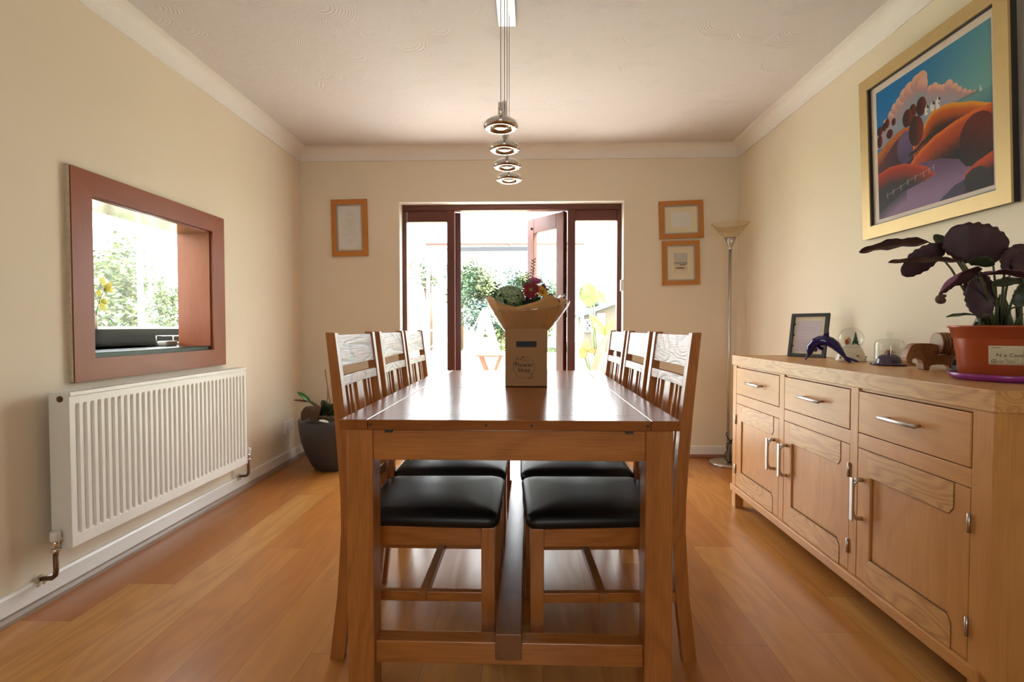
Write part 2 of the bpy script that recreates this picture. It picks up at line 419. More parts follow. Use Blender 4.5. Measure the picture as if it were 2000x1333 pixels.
# skirting boards and the small floor bead in front of them
def skirt(fn, a, b, name):
    m = MB(); m.prism([(0, 0), (.016, 0), (.016, .084), (.011, .093), (0, .093)], fn, a, b); return struct(m.build(name, WHITE_PAINT))
skirt(lambda u, v, w: (XL + u, w, v), YF, YB, 'baseboard_left')
skirt(lambda u, v, w: (XR - u, w, v), YF, YB, 'baseboard_right')
skirt(lambda u, v, w: (w, YB - u, v), XL + .016, DX0, 'baseboard_back')
skirt(lambda u, v, w: (w, YB - u, v), DX1, XR - .016, 'baseboard_back')
BP = [(0, 0), (.018, 0), (.017, .012), (.010, .024), (0, .027)]
m = MB(); m.prism(BP, lambda u, v, w: (XL + .016 + u, w, v), YF, YB - .02); struct(m.build('trim_4', BEAD))
m = MB(); m.prism(BP, lambda u, v, w: (w, YB - .016 - u, v), XL + .04, DX0); struct(m.build('trim_5', BEADX))
m = MB(); m.prism(BP, lambda u, v, w: (w, YB - .016 - u, v), DX1, XR - .04); struct(m.build('trim_6', BEADX))
m = MB(); m.prism(BP, lambda u, v, w: (XR - .016 - u, w, v), YF, YB - .02); struct(m.build('trim_7', BEAD))
# white plaster reveal round the door opening
m = MB()
m.box(DX0, DX0 + .006, YB - .001, 4.105, 0, DZ1); m.box(DX1 - .006, DX1, YB - .001, 4.105, 0, DZ1); m.box(DX0, DX1, YB - .001, 4.105, DZ1 - .006, DZ1)
struct(m.build('trim_8', REVEAL))

# ------------------------------------------------------------------ garden doors
FY0, FY1 = 4.105, 4.175
m = MB()
fx0, fx1, fz1 = -1.006, .742, 1.994
m.box(fx0, fx0 + .033, FY0, FY1, 0, fz1 - .044); m.box(fx1 - .034, fx1, FY0, FY1, 0, fz1 - .044)
m.box(fx0, fx1, FY0, FY1, fz1 - .044, fz1)
m.box(-.648, -.585, FY0, FY1, 0, fz1 - .044); m.box(.318, .379, FY0, FY1, 0, fz1 - .044)
m.box(fx0 + .033, -.648, FY0 + .01, FY1, 0, .16); m.box(.379, fx1 - .034, FY0 + .01, FY1, 0, .16)
m.box(-.6, .33, FY0, FY1 + .03, 0, .02)
door1 = struct(m.build('door_1', MAH['Z'], bevel=.003))
m = MB(); m.box(-.97, -.648, 4.118, 4.165, 1.862, 1.952); m.build('blind_cassette', MAH['X'], door1, bevel=.004)
m = MB(); m.box(.379, .708, 4.118, 4.165, 1.866, 1.952); m.build('blind_cassette', MAH['X'], door1, bevel=.004)
m = MB(); m.box(-.973, -.648, 4.14, 4.146, .15, 1.87); m.build('pane', PANE, door1)
m = MB(); m.box(.379, .708, 4.14, 4.146, .15, 1.87); m.build('pane', PANE, door1)
def leaf_door(hx, sgn, ang, name):
    """glazed leaf hinged at (hx, FY1); closed it would reach towards the middle"""
    L, T, H0, H1 = .452, .042, .022, 1.946
    a = radians(ang); d = V((sgn * cos(a), sin(a), 0)); nrm = V((-d.y, d.x, 0)) * (1 if sgn < 0 else -1)
    o0 = V((hx, FY1 - .01, 0))
    P = lambda u, t, z: o0 + d * u + nrm * t + V((0, 0, z))
    def bar(mb, u0, u1, z0, z1, t0=0, t1=T):
        mb.hexa([P(u0, t0, z0), P(u1, t0, z0), P(u1, t1, z0), P(u0, t1, z0), P(u0, t0, z1), P(u1, t0, z1), P(u1, t1, z1), P(u0, t1, z1)])
    m = MB(); sw = .085
    bar(m, 0, sw, H0, H1); bar(m, L - sw, L, H0, H1); bar(m, sw, L - sw, H1 - .125, H1); bar(m, sw, L - sw, H0, H0 + .2)
    o = struct(m.build(name, MAH['Z'], loc=o0, bevel=.003))
    g = MB(); bar(g, sw - .005, L - sw + .005, H0 + .19, H1 - .115, T * .45, T * .55); g.build('pane', PANE, o)
    h = MB(); c = P(L - .05, -.004 if sgn > 0 else T + .004, 1.0)
    side = nrm * (-1 if sgn > 0 else 1)
    h.tube([c, c + side * .04, c + side * .045 - d * .1], .008, 8); h.build('door_handle', CHROME, o)
    return o, P
ld, P1 = leaf_door(-.585, 1, 98, 'door_2')
rd, P2 = leaf_door(.318, -1, 50, 'door_3')
m = MB(); c = P2(.40, -.002, 1.86)
m.tube([c, c + V((-.03, -.03, .004))], .004, 8); m.ball(c + V((-.034, -.034, .004)), .011, 10, 8)
m.tube([c, c + V((.02, -.05, -.004)), c + V((.07, -.07, -.012))], .005, 8)
m.build('door_stay', DARKST, rd)
m = MB(); p = at(1216, 558, 4.06); m.box(DX1 - .022, DX1 - .006, 4.03, 4.07, p.z - .045, p.z + .045)
tag(m.build('door_sensor', PLASTW, bevel=.005), 'small white door sensor on the right reveal of the garden doors', 'sensor')

# ------------------------------------------------------------------ serving hatch
hatch = thing('serving_hatch', 'mahogany coloured serving hatch surround in the left wall above the radiator', 'hatch', (XL, 2.45, .8))
def casing_board(a, b, c, d, ax, nm):     # mitred board between outer a,b and inner c,d (Y,Z pairs)
    m = MB(); m.prism([a, b, c, d], lambda u, v, w: (w, u, v), XL, XL + .021); m.build(nm, HAT[ax], hatch, bevel=.002)
O = [(1.950, .797), (2.955, .797), (2.955, 1.648), (1.950, 1.648)]
I = [(HY0, HZ0 + .004), (HY1 - .004, HZ0 + .004), (HY1 - .004, HZ1), (HY0, HZ1)]
for k, (nm, ax) in enumerate((('casing_board', 'Y'), ('casing_board', 'Z'), ('casing_board', 'Y'), ('casing_board', 'Z'))):
    j = (k + 1) % 4; casing_board(O[k], O[j], I[j], I[k], ax, nm)
m = MB()
m.box(XL - WT, XL + .004, HY0, HY0 + .012, HZ0, HZ1); m.build('lining', HAT['Z'], hatch)
m = MB(); m.box(XL - WT, XL + .004, HY1 - .012, HY1, HZ0, HZ1); m.build('lining', HAT['Z'], hatch)
m = MB(); m.box(XL - WT, XL + .004, HY0 + .012, HY1 - .012, HZ1 - .012, HZ1)
m.build('head_lining', wood('hatch_gloss', (.25, .075, .038), (.19, .052, .027), axis='Y', rough=.12, ring=7), hatch)
m = MB(); m.box(XL + .0, XL + .017, 1.943, 1.949, .80, 1.65); m.build('caulk_edge', plain('old_caulk', (.55, .45, .32), .8, var=.3, vscale=60), hatch)
KX = -2.25
m = MB()
m.box(KX + .03, XL + .003, HY0 + .012, HY1 - .012, .878, .912); m.box(KX + .03, XL - WT, 1.9, 3.75, .878, .912)
wt = tag(m.build('worktop', GRANITE, bevel=.004), 'black granite kitchen worktop running through the serving hatch', 'worktop')
m = MB(); m.box(KX + .005, KX + .03, 1.9, 3.75, .912, 1.007); m.build('upstand', GRANITE, wt, bevel=.003)
m = MB()
m.box(KX - .2, KX, 1.7, 3.9, -.12, 1.0); m.box(KX - .2, KX, 1.7, 3.9, 2.15, 2.55); m.box(KX - .2, KX, 1.7, 2.1, 1.0, 2.15); m.box(KX - .2, KX, 3.72, 3.9, 1.0, 2.15)
m.box(KX, XL - WT, 1.7, 1.8, -.12, 2.55); m.box(KX, XL - WT, 3.8, 3.9, -.12, 2.55); m.box(KX, XL - WT, 1.8, 3.8, 2.41, 2.55); m.box(KX, XL - WT, 1.8, 3.8, -.12, .86)
struct(m.build('wall_kitchen', REVEAL, loc=(0, 0, 0)))
m = MB()
m.box(KX - .07, KX - .045, 2.1, 3.72, 1.0, 1.02); m.box(KX - .07, KX - .045, 2.1, 3.72, 2.1, 2.15)
for a, b in ((2.1, 2.16), (2.978, 3.002), (3.66, 3.72)): m.box(KX - .07, KX - .045, a, b, 1.02, 2.1)
w1 = struct(m.build('window_1', PLASTW, bevel=.003))
m = MB(); m.box(KX - .062, KX - .058, 2.13, 3.69, 1.01, 2.12); m.build('pane', PANE, w1)
# things on the kitchen worktop
dc = V((-1.99, 2.77, .912))
m = MB()
def rrect(cx, cy, hx, hy, r, n=5):
    out = []
    for sx, sy, a0 in ((1, 1, 0), (-1, 1, 90), (-1, -1, 180), (1, -1, 270)):
        for k in range(n + 1):
            a = radians(a0 + 90 * k / n); out.append((cx + sx * (hx - r) + r * cos(a), cy + sy * (hy - r) + r * sin(a)))
    return out
m.rings([[V((x, y, z)) for x, y in rrect(dc.x, dc.y, .028 + e, .042 + e, .012)] for z, e in ((.912, -.004), (.916, 0), (.938, .003), (.940, 0), (.938, -.006), (.926, -.008))], True)
tag(m.build('soap_dish', plain('stone_dish', (.42, .38, .34), .5)), 'pale grey stone dish on the granite worktop seen through the hatch', 'dish')
m = MB(); rk = V((-2.1, 3.0, .912))
for z in (.012, .052): m.tube([rk + V((a * .05, b * .1, z)) for a, b in ((-1, -1), (1, -1), (1, 1), (-1, 1), (-1, -1))], .003, 6)
for a, b in ((-1, -1), (1, -1), (1, 1), (-1, 1)): m.tube([rk + V((a * .05, b * .1, 0)), rk + V((a * .05, b * .1, .055))], .003, 6)
tag(m.build('wire_rack', STEEL), 'small wire rack behind the grey dish on the kitchen worktop', 'rack')
# sprig in a white beaker standing on the upstand ledge, in front of the kitchen window
sp = thing('sprig_vase', 'white beaker with a yellow leaved sprig by the kitchen window', 'vase', at(190, 637, 2.46) if 0 else (KX + .016, 2.575, 1.007))
c = wloc(sp)
m = MB(); m.lathe([(.012, 0), (.0135, .002), (.0145, .07), (.0135, .07), (.012, .004)], c, 18, caps=True); m.build('beaker', PLASTW, sp)
m = MB(); stem = [c + V((0, .0, .01)), c + V((0, .012, .09)), c + V((.0, .045, .17)), c + V((.01, .075, .24))]; m.tube(stem, .0018, 6)
m.build('stem', L_BROWN, sp)
YEL = leafm('leaf_yellow', (.55, .50, .06), .5, .2)
for b_, t_, w_ in ((V((0, .075, .22)), V((.0, .035, .265)), .04), (V((.0, .07, .215)), V((.01, .115, .20)), .038), (V((0, .05, .175)), V((0, .01, .19)), .04), (V((0, .03, .125)), V((.0, .075, .09)), .045), (V((0, .04, .14)), V((.0, .085, .15)), .03), (V((0, .06, .20)), V((.01, .10, .25)), .035)):
    m = MB(); m.leaf(c + b_, c + t_, w_, (1, .2, .3), arch=.1, shape=.8); m.build('leaf', YEL, sp, solid=.0006)

# ================================================================== RADIATOR
rad = thing('radiator', 'long white ribbed panel radiator on the left wall below the serving hatch', 'radiator', (XL, 2.41, .195))
RX0, RX1, RY0, RY1, RZa, RZb = -1.757, -1.680, 1.818, 3.002, .197, .776
nfl = 35; pitch = (RY1 - RY0 - .036) / nfl
ys = [RY0 + .004]
cols = []                                   # (y, groove depth 0..1)
cols.append((RY0 + .003, 0))
for k in range(nfl):
    c = RY0 + .018 + pitch * (k + .5); w = .0062
    for dy, dp in ((-w - .003, 0), (-w, .35), (-w * .6, .85), (0, 1), (w * .6, .85), (w, .35), (w + .003, 0)): cols.append((c + dy, dp))
cols.append((RY1 - .003, 0))
rows = [(RZa + .004, 0), (RZa + .044, 0), (RZa + .050, .5), (RZa + .060, 1), (RZb - .060, 1), (RZb - .050, .6), (RZb - .043, 0), (RZb - .016, 0)]
m = MB(); nc = len(cols)
vs = [(RX1 - .012 * cols[j][1] * rows[i][1], cols[j][0], rows[i][0]) for i in range(len(rows)) for j in range(nc)]
m.add(vs, [(i * nc + j, i * nc + j + 1, (i + 1) * nc + j + 1, (i + 1) * nc + j) for i in range(len(rows) - 1) for j in range(nc - 1)], 0, False)
m.box(RX1 - .03, RX1 - .014, RY0 + .003, RY1 - .003, RZa + .004, RZb - .016)
m.build('front_panel', RAD, rad)
m = MB()
m.box(RX0, RX1 + .001, RY0, RY0 + .003, RZa, RZb); m.build('side_panel', RAD, rad, bevel=.001)
m = MB(); m.box(RX0, RX1 + .001, RY1 - .003, RY1, RZa, RZb); m.build('side_panel', RAD, rad, bevel=.001)
m = MB()
m.box(RX1 - .012, RX1 + .002, RY0 + .003, RY1 - .003, RZb - .014, RZb); m.box(RX0, RX0 + .012, RY0 + .003, RY1 - .003, RZb - .014, RZb)
for k in range(95):
    y = RY0 + .008 + k * (RY1 - RY0 - .016) / 94; m.box(RX0 + .01, RX1 - .01, y - .004, y + .004, RZb - .005, RZb - .002)
m.build('top_grille', RAD, rad)
m = MB(); m.box(RX0, RX0 + .008, RY0 + .003, RY1 - .003, RZa, RZb - .014); m.build('back_panel', RAD, rad)
for y in (2.05, 2.77):
    m = MB(); m.box(XL, RX0, y - .02, y + .02, .3, .7); m.build('bracket', RAD, rad)
m = MB(); MY = Matrix.Rotation(radians(90), 3, 'X')
m.lathe([(.0115, 0), (.0115, .003), (.0085, .004), (.0085, .0015), (.0, .0015)], (-1.713, RY0, .752), 20, M=MY); m.build('end_plug', BRASSY, rad)
def valve(y, sg, nm, e=.042):
    x = -1.722; z = .230
    v = MB(); v.tube([(x, y + sg * .002, z), (x, y - sg * (e + .003), z)], .009, 12); v.tube([(x, y - sg * (e - .024), z), (x, y - sg * (e - .012), z)], .014, 6)
    v.tube([(x, y - sg * e, z - .022), (x, y - sg * e, z + .012)], .012, 12); v.tube([(x, y - sg * e, z - .036), (x, y - sg * e, z - .022)], .0145, 6)
    o = v.build(nm, CHROME, rad)
    v = MB(); yy = y - sg * e
    for k in range(6): v.ball((XL + .012, yy + .012 * cos(k * 1.3) , .088 + .012 * sin(k * 2.1)), (.006, .014, .012), 8, 6)
    v.build('plaster_patch', plain('old_plaster', (.52, .42, .28), .9, var=.4, vscale=60, bmp=.6), rad)
    v = MB(); v.lathe([(.0155, .008), (.0165, .011), (.0165, .034), (.015, .041), (.004, .042)], (x, y - sg * e, z), 20, caps=True); v.build('valve_cap', PLASTW, o)
    v = MB(); yy = y - sg * e; v.tube([(x, yy, z - .035), (x, yy, .125), (x - .004, yy, .108), (x - .016, yy, .098), (XL + .012, yy, .094)], .0085, 10); v.build('pipe', BRASSY, o)
valve(RY0 + .02, 1, 'valve'); valve(RY1 - .02, -1, 'valve', .105)

# ================================================================== DINING TABLE
TX, TY0, TY1, TZ = -.0515, 1.343, 2.907, .770
HW = .452
table = thing('dining_table', 'oak dining table with inlaid top and pegged edge in the middle of the room', 'table', (TX, (TY0 + TY1) / 2, 0))
TH = .0265
bw = .077                                   # long side boards
m = MB(); m.box(TX - HW, TX - HW + bw, TY0, TY1, TZ - TH, TZ); m.build('side_board', TOPW['Y'], table, bevel=.003)
m = MB(); m.box(TX + HW - bw, TX + HW, TY0, TY1, TZ - TH, TZ); m.build('side_board', TOPW['Y'], table, bevel=.003)
e = .0012
for y0, y1 in ((TY0, TY0 + .085), (TY1 - .085, TY1)):
    m = MB(); m.box(TX - HW + bw + e, TX + HW - bw - e, y0, y1, TZ - TH, TZ); m.build('end_board', TOPW['X'], table, bevel=.002)
cuts = [TY0 + .085 + .002, 2.080, TY1 - .085 - .002]
for k in range(2):
    m = MB(); m.box(TX - HW + bw + .002, TX + HW - bw - .002, cuts[k] + (.001 if k else 0), cuts[k + 1] - (0 if k else .001), TZ - TH + .004, TZ - .0005)
    m.build('top_panel', TOPW['Y'], table, bevel=.0015)
for x in (TX - HW + bw + .009, TX - .058, TX + .062, TX + HW - bw - .009):
    m = MB(); m.tube([(x, TY0 - .0012, TZ - TH / 2), (x, TY0 + .01, TZ - TH / 2)], .0036, 14); m.build('peg', PEG, table)
m = MB()
LW = .072
lx0, lx1 = TX - HW + .017, TX + HW - .017
ly0, ly1 = TY0 + .006, TY1 - .006
for x in (lx0, lx1 - LW):
    for y in (ly0, ly1 - LW):
        m = MB(); m.box(x, x + LW, y, y + LW, 0, TZ - TH); m.build('leg', OAK['Z'], table, bevel=.004)
for y0 in (ly0 + .006, ly1 - .006 - .022):
    m = MB(); m.box(lx0 + LW, lx1 - LW, y0, y0 + .022, .660, TZ - TH - .003); m.build('end_apron', OAK['X'], table, bevel=.0015)
for x0 in (lx0 + .008, lx1 - .008 - .022):
    m = MB(); m.box(x0, x0 + .022, ly0 + LW, ly1 - LW, .660, TZ - TH); m.build('side_apron', OAK['Y'], table, bevel=.0015)
for x in (-.371, .268):
    m = MB(); m.box(x - .010, x + .010, TY0 + .004, TY0 + .02, TZ - TH - .008, TZ - TH - .0005); m.build('leaf_catch', PEG, table)
for y0 in (ly0 + .016, ly1 - .016 - .05):
    m = MB(); m.box(lx0 + LW, lx1 - LW, y0, y0 + .05, .098, .160); m.build('end_stretcher', OAK['X'], table, bevel=.003)
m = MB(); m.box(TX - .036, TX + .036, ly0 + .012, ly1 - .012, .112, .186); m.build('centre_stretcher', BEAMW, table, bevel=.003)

# ================================================================== CHAIRS (built facing +X, origin on the floor under the seat)
CH_RAIL = wood('chair_rail_oak', (.45, .160, .035), (.16, .05, .012), axis='Y', rough=.33, ring=26, fig=1.3, coat=.0, spec=.4, rw=.7, gb=.8)
def make_chair():
    root = thing('dining_chair', '', 'chair', (0, 0, 0), 'oak dining chairs tucked under the table')
    # back post side profile (x forward, z up); back of chair at negative x
    W2 = .200; PW = .028
    inner = [(-.205, 0), (-.182, .20), (-.168, .40), (-.172, .50), (-.180, .60), (-.192, .74), (-.206, .86), (-.223, .9985)]
    outer = [(-.251, 1.0), (-.238, .87), (-.226, .74), (-.216, .60), (-.210, .50), (-.209, .40), (-.222, .20), (-.247, 0)]
    xin = lambda z: next(a[0] + (b[0] - a[0]) * (z - a[1]) / (b[1] - a[1]) for a, b in zip(inner, inner[1:]) if z <= b[1] + 1e-6)
    for s in (-1, 1):
        m = MB(); y0 = s * W2 - (PW if s > 0 else 0); m.prism(inner + outer, lambda u, v, w: (u, w, v), y0, y0 + PW)
        m.build('rear_post', CH_OAK['Z'], root, bevel=.002)
    for s in (-1, 1):
        m = MB(); y0 = s * .208 - (.041 if s > 0 else 0); m.box(.218, .259, y0, y0 + .041, 0, .414); m.build('front_leg', CH_OAK['Z'], root, bevel=.0025)
    yi = W2 - PW
    def slab(z0, z1, y0, y1, t, back, mat, nm, curve=.0, n=6):
        mb = MB()
        def fx(z, yy): return xin(z) - back - curve * (1 - (yy / yi) ** 2)
        def pt(i, j, k):      # i along y, j z, k thickness
            y = y0 + (y1 - y0) * i / n; z = (z0, z1)[j]
            return V((fx(z, y) - t * k, y, z))
        rs = [[pt(i, 0, 0), pt(i, 1, 0), pt(i, 1, 1), pt(i, 0, 1)] for i in range(n + 1)]
        mb.rings(rs, True, 0, False)
        return mb.build(nm, mat, root, bevel=.0015)
    slab(.895, .992, -yi, yi, .018, .004, CH_RAIL, 'top_rail', .006)
    slab(.835, .866, -yi, yi, .018, .002, CH_RAIL, 'middle_rail', .006)
    slab(.475, .510, -yi, yi, .018, .006, CH_OAK['Y'], 'lower_rail', .006)
    for y, w in ((-.112, .014), (-.077, .014), (0, .058), (.077, .014), (.112, .014)):
        mb = MB(); zs = [.508, .60, .74, .836]
        rs = [[V((xin(z) - .012, y - w / 2, z)), V((xin(z) - .012, y + w / 2, z)), V((xin(z) - .024, y + w / 2, z)), V((xin(z) - .024, y - w / 2, z))] for z in zs]
        mb.rings(rs, True, 0, False); mb.build('back_slat', CH_OAK['Z'], root, bevel=.001)
    # seat rails
    m = MB(); m.box(.228, .253, -.167, .167, .356, .414); m.build('seat_rail', CH_OAK['Y'], root, bevel=.002)
    m = MB(); m.box(-.205, -.183, -yi, yi, .356, .414); m.build('seat_rail', CH_OAK['Y'], root, bevel=.002)
    for s in (-1, 1):
        m = MB(); y0 = s * .199 - (.024 if s > 0 else 0); m.box(-.172, .218, y0, y0 + .024, .356, .414); m.build('seat_rail', CH_OAK['X'], root, bevel=.002)
        m = MB(); y0 = s * .195 - (.022 if s > 0 else 0); m.box(-.185, .220, y0, y0 + .022, .182, .212); m.build('side_stretcher', CH_OAK['X'], root, bevel=.002)
    m = MB(); m.box(.026, .052, -.2, .2, .184, .211); m.build('cross_stretcher', CH_OAK['Y'], root, bevel=.002)
    # cushion
    m = MB(); rs = []
    x0, x1, y1 = -.172, .270, .213
    for z, ins in ((.412, .006), (.418, .0), (.436, -.003), (.448, .006), (.456, .022), (.461, .05), (.465, .10), (.467, .16)):
        rs.append([V((x, y * (1 - .07 * (x1 - x) / (x1 - x0)), z)) for x, y in rrect((x0 + x1) / 2, 0, (x1 - x0) / 2 - ins, y1 - ins, max(.022, .035 - ins * .1), 5)])
    m.rings(rs, True, 0, True); m.build('seat', BLACKL, root)
    return root
proto = make_chair()
spots = []
for i, y in enumerate((1.722, 2.182, 2.616)): spots.append((-.357, y, (0, .5, -.5)[i], 'left', i))
for i, y in enumerate((1.730, 2.180, 2.618)): spots.append(((.258, .242, .232)[i], y, (182.5, 180.8, 181)[i], 'right', i))
side_lab = {'left': 'on the radiator side of the table', 'right': 'on the sideboard side of the table'}
near_lab = ['nearest oak chair with black leather seat ', 'middle oak chair with black leather seat ', 'farthest oak chair with black leather seat ']
for k, (x, y, a, sd, i) in enumerate(spots):
    o = proto if k == 0 else copy_tree(proto)
    o.location = (x, y, 0); o.rotation_euler = (0, 0, radians(a))
    o['label'] = near_lab[i] + side_lab[sd]

# ================================================================== SIDEBOARD
SX, SBX, SY0, SY1, SZ = 1.1645, 1.598, 1.307, 2.942, .858
sb = thing('sideboard', 'light oak sideboard with three drawers and three doors along the right wall', 'sideboard', (1.38, 2.12, 0))
TT = .056
m = MB(); m.box(SX - .002, SBX, SY0 - .002, SY1 + .006, SZ - TT, SZ); m.build('top', SBL['Y'], sb, bevel=.002)
FX = SX + .002
def sbox(x0, x1, y0, y1, z0, z1, nm, ax, mats=SB, bev=.0015, par=None):
    mb = MB(); mb.box(x0, x1, y0, y1, z0, z1); return mb.build(nm, mats[ax], par or sb, bevel=bev)
zt = SZ - TT
sbox(FX + .03, SBX, SY0 + .012, SY0 + .034, .05, zt, 'side_panel', 'Z'); sbox(FX + .03, SBX, SY1 - .032, SY1 - .01, .05, zt, 'side_panel', 'Z')
for y0 in (SY0 + .003, SY1 - .051):
    sbox(FX, FX + .045, y0 + (.0), y0 + (.062 if y0 < 2 else .048), 0, zt, 'corner_post', 'Z')
    sbox(SBX - .045, SBX, y0, y0 + .048, 0, zt, 'corner_post', 'Z')
for a, b in ((1.836, 1.879), (2.357, 2.401)): sbox(FX, FX + .03, a, b, .128, zt, 'stile', 'Z')
bays = [(1.3725, 1.836), (1.879, 2.357), (2.401, 2.891)]
for a, b in bays:
    sbox(FX + .001, FX + .03, a, b, .592, .643, 'rail', 'Y')
    sbox(FX + .006, FX + .03, a, b, .793, zt, 'rail', 'Y', bev=0)
sbox(FX - .012, FX + .03, SY0 + .030, SY1 - .004, .092, .128, 'plinth_rail', 'Y', bev=.003)
sbox(FX + .03, SBX, SY0 + .034, SY1 - .03, .10, .118, 'base_board', 'Y')
sbox(SBX - .008, SBX, SY0 + .034, SY1 - .03, .118, zt, 'back_board', 'Y')
sbox(FX + .034, SBX - .05, SY0 + .034 + .0, SY0 + .05, .05, .09, 'side_rail', 'X')
# drawers
for i, (a, b) in enumerate(bays):
    mb = MB(); mb.box(FX - .001, FX + .3, a + .003, b - .003, .646, .790); d = mb.build('drawer', SB['Y'], sb, bevel=.002)
    c = (a + b) / 2; hl = .084
    c += (.012, .0, -.006)[i]
    mb = MB()
    mb.tube([(FX - .026, c - hl, .722), (FX - .026, c - hl * .93, .722), (FX - .026, c + hl * .93, .722), (FX - .026, c + hl, .722)], [.0035, .0068, .0068, .0035], 12)
    mb.tube([(FX - .0, c - .064, .722), (FX - .026, c - .064, .722)], .005, 8); mb.tube([(FX - .0, c + .064, .722), (FX - .026, c + .064, .722)], .005, 8)
    mb.build('handle', STEEL, d)
# doors
def door(a, b, hinge_near, hy):
    z0, z1 = .130, .590; a += .002; b -= .002
    mb = MB(); sw = .066; x = FX + .0005
    d = None
    mb.box(x + .006, x + .02, a + .02, b - .02, z0 + .02, z1 - .02); 
    d = mb.build('door', SB['Z'], sb)
    for y0, y1 in ((a, a + sw), (b - sw, b)):
        mb = MB(); mb.box(x, x + .022, y0, y1, z0, z1); mb.build('door_stile', SB['Z'], d, bevel=.0015)
    rh = .088; st = .053; ch = .018
    for zz0, zz1, s in ((z1 - rh, z1, -1), (z0, z0 + rh, 1)):
        if s < 0: poly = [(a + st, zz1), (a + st, zz0 + ch), (a + st + ch * .8, zz0), (b - st - ch * .8, zz0), (b - st, zz0 + ch), (b - st, zz1)]
        else: poly = [(a + st, zz0), (b - st, zz0), (b - st, zz1 - ch), (b - st - ch * .8, zz1), (a + st + ch * .8, zz1), (a + st, zz1 - ch)]
        mb = MB(); mb.prism(poly, lambda u, v, w: (w, u, v), x - .002, x + .018); mb.build('door_rail', SBL['Y'], d, bevel=.0012)
        # the fine dark joint line around the rail
        mb = MB(); k = .0018; cy, cz = (a + b) / 2, (zz0 + zz1) / 2
        big = [(u + (k if u > cy else -k), v + (k if v > cz else -k)) for u, v in poly]
        mb.prism(big, lambda u, v, w: (w, u, v), x - .0004, x + .01); mb.build('rail_joint', PEG_LINE, d)
    mb = MB(); z_c = .415; hh = .068; hx = x - .030
    mb.tube([(x, hy, z_c - hh), (x - .018, hy, z_c - hh), (hx, hy, z_c - hh + .012), (hx - .002, hy, z_c - hh + .03), (hx - .002, hy, z_c + hh - .03), (hx, hy, z_c + hh - .012), (x - .018, hy, z_c + hh), (x, hy, z_c + hh)],
            [.008, .008, .0075, .006, .006, .0075, .008, .008], 10, flat=1.25, upv=(0, 0, 1))
    mb.box(hx - .008, hx - .002, hy - .009, hy + .009, z_c - hh - .007, z_c + hh + .007)
    mb.build('handle', STEEL, d, bevel=.002)
    yh = a - .001 if hinge_near else b + .001
    for zc in (.222, .500):
        mb = MB(); mb.tube([(x - .004, yh, zc - .026), (x - .004, yh, zc + .026)], .0042, 10); mb.build('hinge', STEEL, d)
PEG_LINE = plain('joint_line', (.16, .07, .025), .7)
door(*bays[0], True, 1.811); door(*bays[1], True, 2.333); door(*bays[2], False, 2.447)

# ================================================================== CEILING LIGHT
pl = thing('pendant_light', 'chrome four disc pendant light hanging from the ceiling over the table', 'ceiling light', (-.09, 2.0, ZC))
m = MB(); m.box(-.137, -.053, 1.44, 2.375, ZC - .022, ZC + .001); m.build('canopy', plain('satin_nickel', (.17, .17, .175), .32, .9, var=.15, vscale=25), pl, bevel=.003)
LENS = plain('frosted_lens', (.75, .73, .70), .3, var=.02)
for Y, px, py, sl in ((1.72, 978, 243, .052), (1.94, 985.5, 287, .150), (2.13, 990.5, 321, .105), (2.30, 994.5, 347, .09)):
    c = at(px, py, Y); R = .058
    m = MB(); m.lathe([(.001, .020), (.012, .020), (.024, .019), (.040, .014), (.052, .006), (R, -.004), (.0565, -.011), (.051, -.0155), (.044, -.0165), (.037, -.0145), (.030, -.008), (.028, -.006)], c, 40)
    d = m.build('lamp_disc', CHROME, pl)
    m = MB(); m.lathe([(.0285, -.006), (.024, -.0125), (.014, -.0150), (.001, -.0155)], c, 32); m.build('lens', CHROME, d)
    m = MB(); m.tube([c + V((0, 0, .018)), c + V((0, 0, .018 + sl))], .0095, 16); m.build('stem', CHROME, d)
    m = MB(); top = V((c.x, Y, ZC - .02)); m.tube([c + V((0, 0, .018 + sl)), top], .0011, 6); m.build('suspension_wire', DARKST, d)

# ================================================================== PICTURES
def frame_on_wall(nm, lab, quad, Y, fw, mat, inner, fillet=True, extra=None):
    """quad: photo corners tl, tr, br, bl of a frame hanging on the back wall"""
    P = [at(x, y, Y) for x, y in quad]; c = sum(P, V()) / 4
    ux = ((P[1] - P[0]) + (P[2] - P[3])) / 2; w = ux.length; ux.normalize(); uz = V((-ux.z, 0, ux.x)); h = ((P[0] - P[3]).length + (P[1] - P[2]).length) / 2
    c.y = YB - .001
    root = thing(nm, lab, 'picture', c)
    Q = lambda u, v, d: c + ux * u + uz * v + V((0, -d, 0))
    hw, hh = w / 2, h / 2
    def bar(a, b, cc, dd, ax):
        mb = MB(); mb.prism([a, b, cc, dd], Q, 0, .020); mb.build('frame_rail', mat[ax], root, bevel=.0015)
    O = [(-hw, -hh), (hw, -hh), (hw, hh), (-hw, hh)]; I = [(u - (fw if u > 0 else -fw), v - (fw if v > 0 else -fw)) for u, v in O]
    for k in range(4): bar(O[k], O[(k + 1) % 4], I[(k + 1) % 4], I[k], 'XZXZ'[k])
    iw, ih = hw - fw, hh - fw
    mb = MB(); mb.prism([(-iw, -ih), (iw, -ih), (iw, ih), (-iw, ih)], Q, .001, .006); mb.build('mount', CREAMB, root)
    mb = MB(); f = .010
    O2 = [(-iw, -ih), (iw, -ih), (iw, ih), (-iw, ih)]; I2 = [(u - (f if u > 0 else -f), v - (f if v > 0 else -f)) for u, v in O2]
    for k in range(4): mb.prism([O2[k], O2[(k + 1) % 4], I2[(k + 1) % 4], I2[k]], Q, .006, .012)
    mb.build('fillet', GREYF, root)
    inner(root, Q, iw - f, ih - f)
    return root
